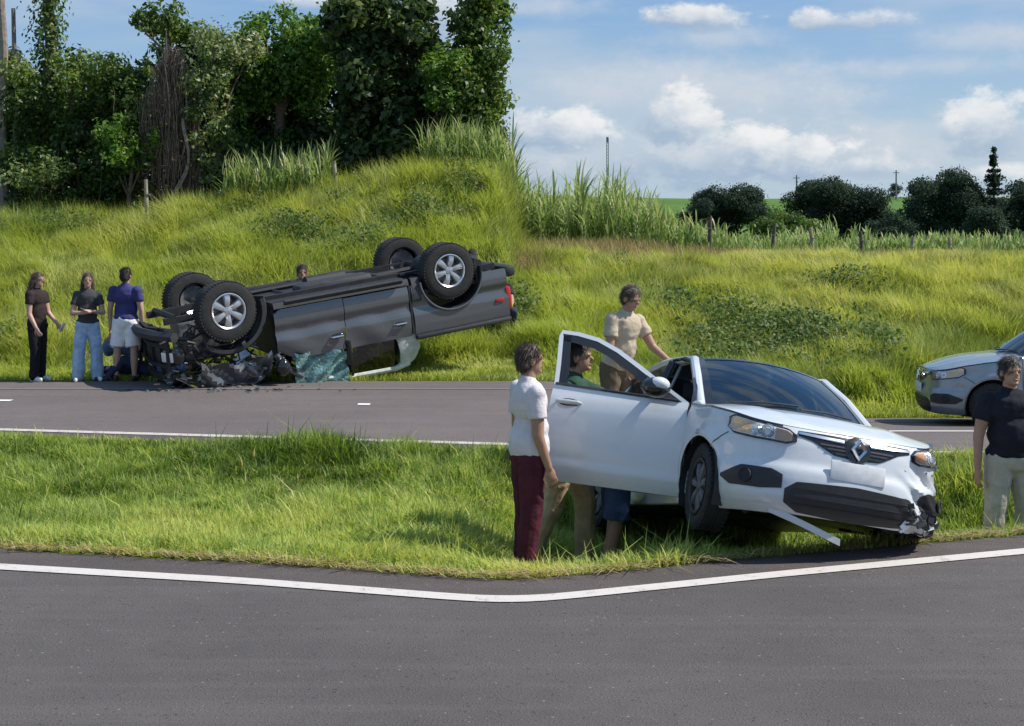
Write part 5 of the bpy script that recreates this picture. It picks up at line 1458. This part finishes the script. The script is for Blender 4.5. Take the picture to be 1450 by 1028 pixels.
    if hair_len == 'long':
        hm.caps(hat(0, .040, -.01), at(0, .060, .27), .044*h, .048*h); hm.caps(at(0, .060, .28), at(0, .066, .17), .050*h, .030*h)
        for s in (-1, 1): hm.caps(hat(s*.034, .02, .0), at(s*.048, .04, .26), .022*h, .022*h)
    elif hair_len == 'bun': hm.ell(hat(0, .066, .03), (.024*h,)*3)
    ho = voxel(hm, 'hair', hair, root, vox*1.1, 2)
    nv = len(ho.data.vertices); co = np.empty(nv*3, np.float32); ho.data.vertices.foreach_get('co', co); co = co.reshape(-1, 3)
    nn = np.empty(nv*3, np.float32); ho.data.vertices.foreach_get('normal', nn); nn = nn.reshape(-1, 3)
    pick = rng.integers(0, nv, 1500); n_ = 1500
    dn = np.array(-hu)*.8+np.array(-hf)*.35; dr = dn[None]-nn[pick]*(nn[pick] @ dn)[:, None]+nn[pick]*rng.uniform(.05, .45, (n_, 1))+rng.normal(size=(n_, 3))*.18
    dr /= np.linalg.norm(dr, axis=1, keepdims=True); sd_ = np.cross(dr, nn[pick]); L_ = (rng.uniform(.025, .06, n_)*(1.8 if hair_len == 'long' else 1))[:, None]
    b_ = co[pick]; VV = np.stack([b_-sd_*.003, b_+sd_*.003, b_+dr*L_+nn[pick]*.004], 1).reshape(-1, 3)
    st_ = fast_mesh('hair_strands', VV, np.zeros((0, 4), int), np.arange(n_*3).reshape(-1, 3), hair, np.zeros(n_*3), root); tag(st_, kind='stuff')
    # --- clothes
    g_ = .0075*h; sm_ = MB()
    sm_.ell(at(0, 0, .215), (.100*h*B+g_, .066*h*B+g_, .105*h), M=T); sm_.ell(at(0, -.008-belly*.3, .10), ((.088+belly*.3)*h*B+g_, (.064+belly)*h*B+g_, .12*h), M=T); sm_.ell(at(0, .0, .02 if hem <= 0 else .035), (.098*h*B+g_*(1.3 if hem <= 0 else 1.9), .070*h*B+g_*(1.3 if hem <= 0 else 2.2), .060*h+hem*1.1*h), M=T)
    sm_.caps(at(0, .010, .27), at(0, .008, .305), .050*h, .040*h)
    for s in (-1, 1):
        sm_.ell(sh[s], (.034*h*B+g_*.8,)*3); fr = 1.0 if long_sleeve else sleeve
        e_ = sh[s].lerp(el[s], fr); cone(sm_, sh[s], e_, .032*h*B+g_*.6, .029*h*B+g_*1.5)
        if long_sleeve: sm_.caps(el[s], el[s].lerp(wr[s], .92), .027*h+g_, .020*h+g_)
    voxel(sm_, 'shirt', shirt, root, vox*1.1, 3, crease=.009)
    pm_ = MB(); pm_.ell(at(0, .004, -.004), (.098*h*B+g_*1.2, .068*h*B+g_*1.3, .088*h), M=T); pm_.ell(at(0, .002, -.06), (.04*h, .05*h, .05*h), M=T)
    for s in (-1, 1):
        if pant_len <= .55:
            k_ = hp[s].lerp(kn[s], pant_len*1.75); cone(pm_, hp[s], k_, .055*h*B+g_*.8, (.046+wide*.45)*h+g_)
        else:
            pm_.caps(hp[s], kn[s], .056*h*B+g_*.9, (.036+wide*.6)*h+g_); a2 = kn[s].lerp(an[s], pant_len); pm_.caps(kn[s], a2, (.037+wide*.6)*h+g_*.8, (.030+wide)*h+g_*.6)
    voxel(pm_, 'shorts' if pant_len <= .55 else 'trousers', pants, root, vox*1.1, 3, crease=.009)
    if shoes is not False:
        for s in (-1, 1):
            m_ = MB(); z = an[s]; m_.caps(z-V(0, 0, .012*h)-ft[s]*.02*h, z-V(0, 0, .020*h)+ft[s]*.085*h, .025*h, .020*h); m_.caps(z-V(0, 0, .03*h)-ft[s]*.025*h, z-V(0, 0, .03*h)+ft[s]*.09*h, .018*h, .016*h)
            voxel(m_, 'shoe', shoes, root, vox*1.2, 2)
    return root, dict(wr=wr, hn=hn, kn=kn, an=an, hd=hd, at=at, el=el)
def place(px_, Y, dz=0.0):
    x = atx(px_, Y); z = float(zroad(x, Y)) if edgeF(x) < Y < BACK else gz(x, Y)
    return (x, Y, z+dz)
VF = .012
# ---- by the far road, left
YP = 20.05
r, J = person('woman dressed all in black with long dark hair, standing furthest left', place(53, YP), R(70), 1.63, cloth('black_top', (.035, .024, .024)), cloth('black_trousers', (.014, .014, .016)), M_SKIN2, M_HAIRB, M_SHOEW,
       arms={1: ((.10, -.20, -1), (.0, -.75, -.75)), -1: ((-.10, -.05, -1), (0, -.55, -.9))}, legs={1: ((.03, .0, -1), (0, .02, -1), (.1, -1, 0)), -1: ((-.05, -.10, -1), (0, .06, -1), (-.1, -1, 0))}, hair_len='long', wide=.006, vox=VF, build=.95, sleeve=.5)
ph = MB(); ph.box(J['wr'][1]+J['hn'][1]*.11+V(0, -.02, .02), (.075, .012, .15), bev=.005, M=Matrix.Rotation(.5, 3, 'X')); o = ph.build('phone', M_SHOEW); o.matrix_world = Matrix.Translation(r.location) @ Matrix.Rotation(R(70), 4, 'Z')
tag(o, 'pale phone held at the hip by the woman in black', 'phone')
person('woman in a short dark top and wide torn light blue jeans standing with arms crossed', place(124, YP), R(20), 1.62, cloth('charcoal_top', (.05, .05, .055)), cloth('light_blue_denim', (.33, .46, .62), .3), M_SKIN2, M_HAIRB, M_SHOEW,
       arms={1: ((.25, -.15, -1), (-.85, -.5, .15)), -1: ((-.25, -.15, -1), (.85, -.55, .05))}, legs={1: ((.13, -.02, -1), (.04, .02, -1), (.3, -1, 0)), -1: ((-.12, -.02, -1), (-.03, .03, -1), (-.3, -1, 0))}, hair_len='long', wide=.020, vox=VF, build=.93, hem=-.02)
person('man in a navy t-shirt and white shorts standing with his back to the camera', place(178, YP), R(172), 1.70, cloth('navy_tshirt', (.05, .05, .15)), cloth('white_shorts', (.80, .79, .78), .1), M_SKIN2, M_HAIRD, False,
       arms={1: ((.22, -.05, -1), (.12, -.35, -1)), -1: ((-.22, -.02, -1), (-.06, -.12, -1))}, legs={1: ((.10, 0, -1), (.03, .02, -1), (.2, -1, 0)), -1: ((-.10, 0, -1), (-.02, .02, -1), (-.2, -1, 0))}, pant_len=.5, wide=.03, vox=VF, build=1.08)
person('person in blue jeans crouching behind the man in white shorts', place(158, YP+.55), R(120), 1.6, cloth('dusky_top', (.28, .16, .14)), cloth('blue_denim', (.10, .16, .28)), M_SKIN, M_HAIRD, M_SHOED,
       torso=(0, -.45, 1), tfwd=(0, -1, -.3), pelvis=.30, legs={1: ((.2, -1, .05), (0, .35, -1), (.1, -1, 0)), -1: ((-.2, -1, -.25), (0, .75, -.8), (-.1, -1, 0))}, arms={1: ((.1, -.7, -.6), (-.2, -.7, -.5)), -1: ((-.1, -.7, -.6), (.2, -.7, -.5))}, hair_len='bun', vox=VF)
person('person in a blue top lying on the verge at the nose of the overturned truck', place(214, YP+.25, .0), R(-78), 1.66, cloth('blue_top', (.16, .28, .55)), cloth('navy_trousers', (.03, .035, .07)), M_SKIN2, M_HAIRD, M_SHOED,
       torso=(0, 1, .10), tfwd=(0, .1, 1), pelvis=(0, 0, .14), legs={1: ((.10, -1, .45), (0, -.7, -.75), (0, -1, .4)), -1: ((-.1, -1, 0), (0, -1, 0), (0, -.3, 1))}, arms={1: ((.5, .4, .1), (-.3, .5, .3)), -1: ((-.6, .1, 0), (-.3, -.8, .05))}, head_dir=(0, .1, 1), vox=VF)
# ---- behind the truck
person('dark haired man crouching behind the tail of the overturned truck, head showing', place(706, 24.3), R(10), 1.72, cloth('dark_shirt', (.03, .03, .035)), cloth('dark_jeans', (.04, .05, .08)), M_SKIN, M_HAIRD,
       torso=(0, -.25, 1), tfwd=(0, -1, -.2), pelvis=.31, legs={1: ((.3, -1, .1), (0, .4, -1), (.1, -1, 0)), -1: ((-.3, -1, .0), (0, .5, -1), (-.1, -1, 0))}, arms={1: ((.1, -.5, -.8), (-.2, -.8, -.2)), -1: ((-.1, -.5, -.8), (.2, -.8, -.2))}, vox=VF)
person('person half hidden behind the raised rear wheel of the overturned truck', place(668, 24.5), R(-40), 1.60, cloth('red_brown_shirt', (.20, .07, .06)), cloth('khaki_shorts', (.26, .21, .14)), M_SKIN, M_HAIRD, pant_len=.5, wide=.02, vox=VF)
person('person in dark clothes bending behind the middle of the overturned truck', place(420, 21.6), R(15), 1.74, cloth('black_shirt', (.03, .026, .028)), cloth('grey_trousers', (.09, .09, .095)), M_SKIN, M_HAIRD, torso=(.1, -.25, 1), tfwd=(0, -1, -.2), vox=VF)
# ---- round the white car
VN = .0085
def stand(px_, Y, dz=0.0): return (atx(px_, Y), Y, gz(atx(px_, Y), Y)+dz)
r1, J1 = person('person in a pale shirt and maroon trousers left of the open car door', stand(749, 10.0), R(112), 1.76, cloth('pale_lilac_shirt', (.62, .57, .58), .08), cloth('maroon_trousers', (.085, .018, .030)), M_SKIN, M_HAIRB, M_SHOED,
       arms={1: ((.10, -.02, -1), (.0, -.10, -1)), -1: ((-.1, .0, -1), (0, -.35, -1))}, legs={1: ((.02, -.04, -1), (0, .05, -1), (.1, -1, 0)), -1: ((-.02, .06, -1), (0, .12, -1), (-.1, -1, 0))}, wide=.008, hem=.05, vox=VN, build=1.0, sleeve=.6)
bz_ = MB(); w = J1['wr'][1]; bz_.tube([w+V(.034*math.cos(a), .034*math.sin(a), -.012) for a in np.linspace(0, 6.2832, 18)], .005, 6, cap=False); o = bz_.build('bracelet', M_CHROME); o.matrix_world = Matrix.Translation(r1.location) @ Matrix.Rotation(R(112), 4, 'Z')
tag(o, 'thin bright bracelet on the wrist of the person in maroon trousers', 'bracelet')
person('person in dark green with tan trousers reaching over the open car door', stand(803, 10.95, .05), R(78), 1.88, cloth('dark_green_shirt', (.030, .070, .048)), cloth('tan_trousers', (.42, .31, .18)), M_SKIN, M_HAIRD, M_SHOED,
       torso=(.0, -.12, 1), tfwd=(0, -1, -.12), arms={1: ((.2, -.8, -.45), (.05, -1, -.12)), -1: ((-.15, -.8, -.55), (-.1, -1, -.12))}, legs={1: ((.05, -.30, -1), (0, .02, -1), (.1, -1, 0)), -1: ((-.05, .22, -1), (0, .46, -1), (-.1, -1, 0))}, wide=.006, vox=VN, sleeve=.75)
person('person in a white shirt and dark denim shorts bending into the open car', stand(874, 11.0), R(100), 1.74, cloth('white_shirt', (.70, .69, .66), .10), cloth('dark_denim_shorts', (.05, .085, .17)), M_SKIN, M_HAIRB, M_SHOED,
       torso=(0, -.35, 1), tfwd=(0, -1, -.35), arms={1: ((.25, -.85, -.35), (.0, -.9, -.15)), -1: ((-.2, -.85, -.3), (.1, -.9, .15))}, legs={1: ((.07, -.02, -1), (0, .05, -1), (.1, -1, 0)), -1: ((-.07, .10, -1), (0, .22, -1), (-.1, -1, 0))}, pant_len=.5, wide=.018, vox=VN)
person('person in a beige shirt standing beyond the white car, above its open door', stand(874, 13.45), R(38), 1.76, cloth('beige_shirt', (.46, .38, .28), .10), cloth('brown_trousers', (.12, .09, .06)), M_SKIN, M_HAIRB, M_SHOED,
       torso=(.06, -.22, 1), tfwd=(0, -1, -.22), head_dir=(.1, -1, -.35), arms={1: ((.35, -.45, -1), (.1, -.8, -.5)), -1: ((-.2, -.1, -1), (.25, -.7, -.7))}, wide=.008, vox=VN, build=1.0)
person('man in a black polo shirt and beige trousers at the right edge, arm hanging', stand(1430, 10.95), R(10), 1.75, cloth('black_polo', (.016, .017, .025)), cloth('beige_trousers', (.46, .41, .33), .14), M_SKIN, M_HAIRD, M_SHOED,
       arms={1: ((.2, -.05, -1), (.1, -.2, -1)), -1: ((-.26, .0, -1), (-.08, -.10, -1))}, legs={1: ((.10, -.02, -1), (.02, .03, -1), (.3, -1, 0)), -1: ((-.09, -.02, -1), (-.02, .03, -1), (-.3, -1, 0))}, wide=.010, belly=.012, vox=VN, build=1.1)
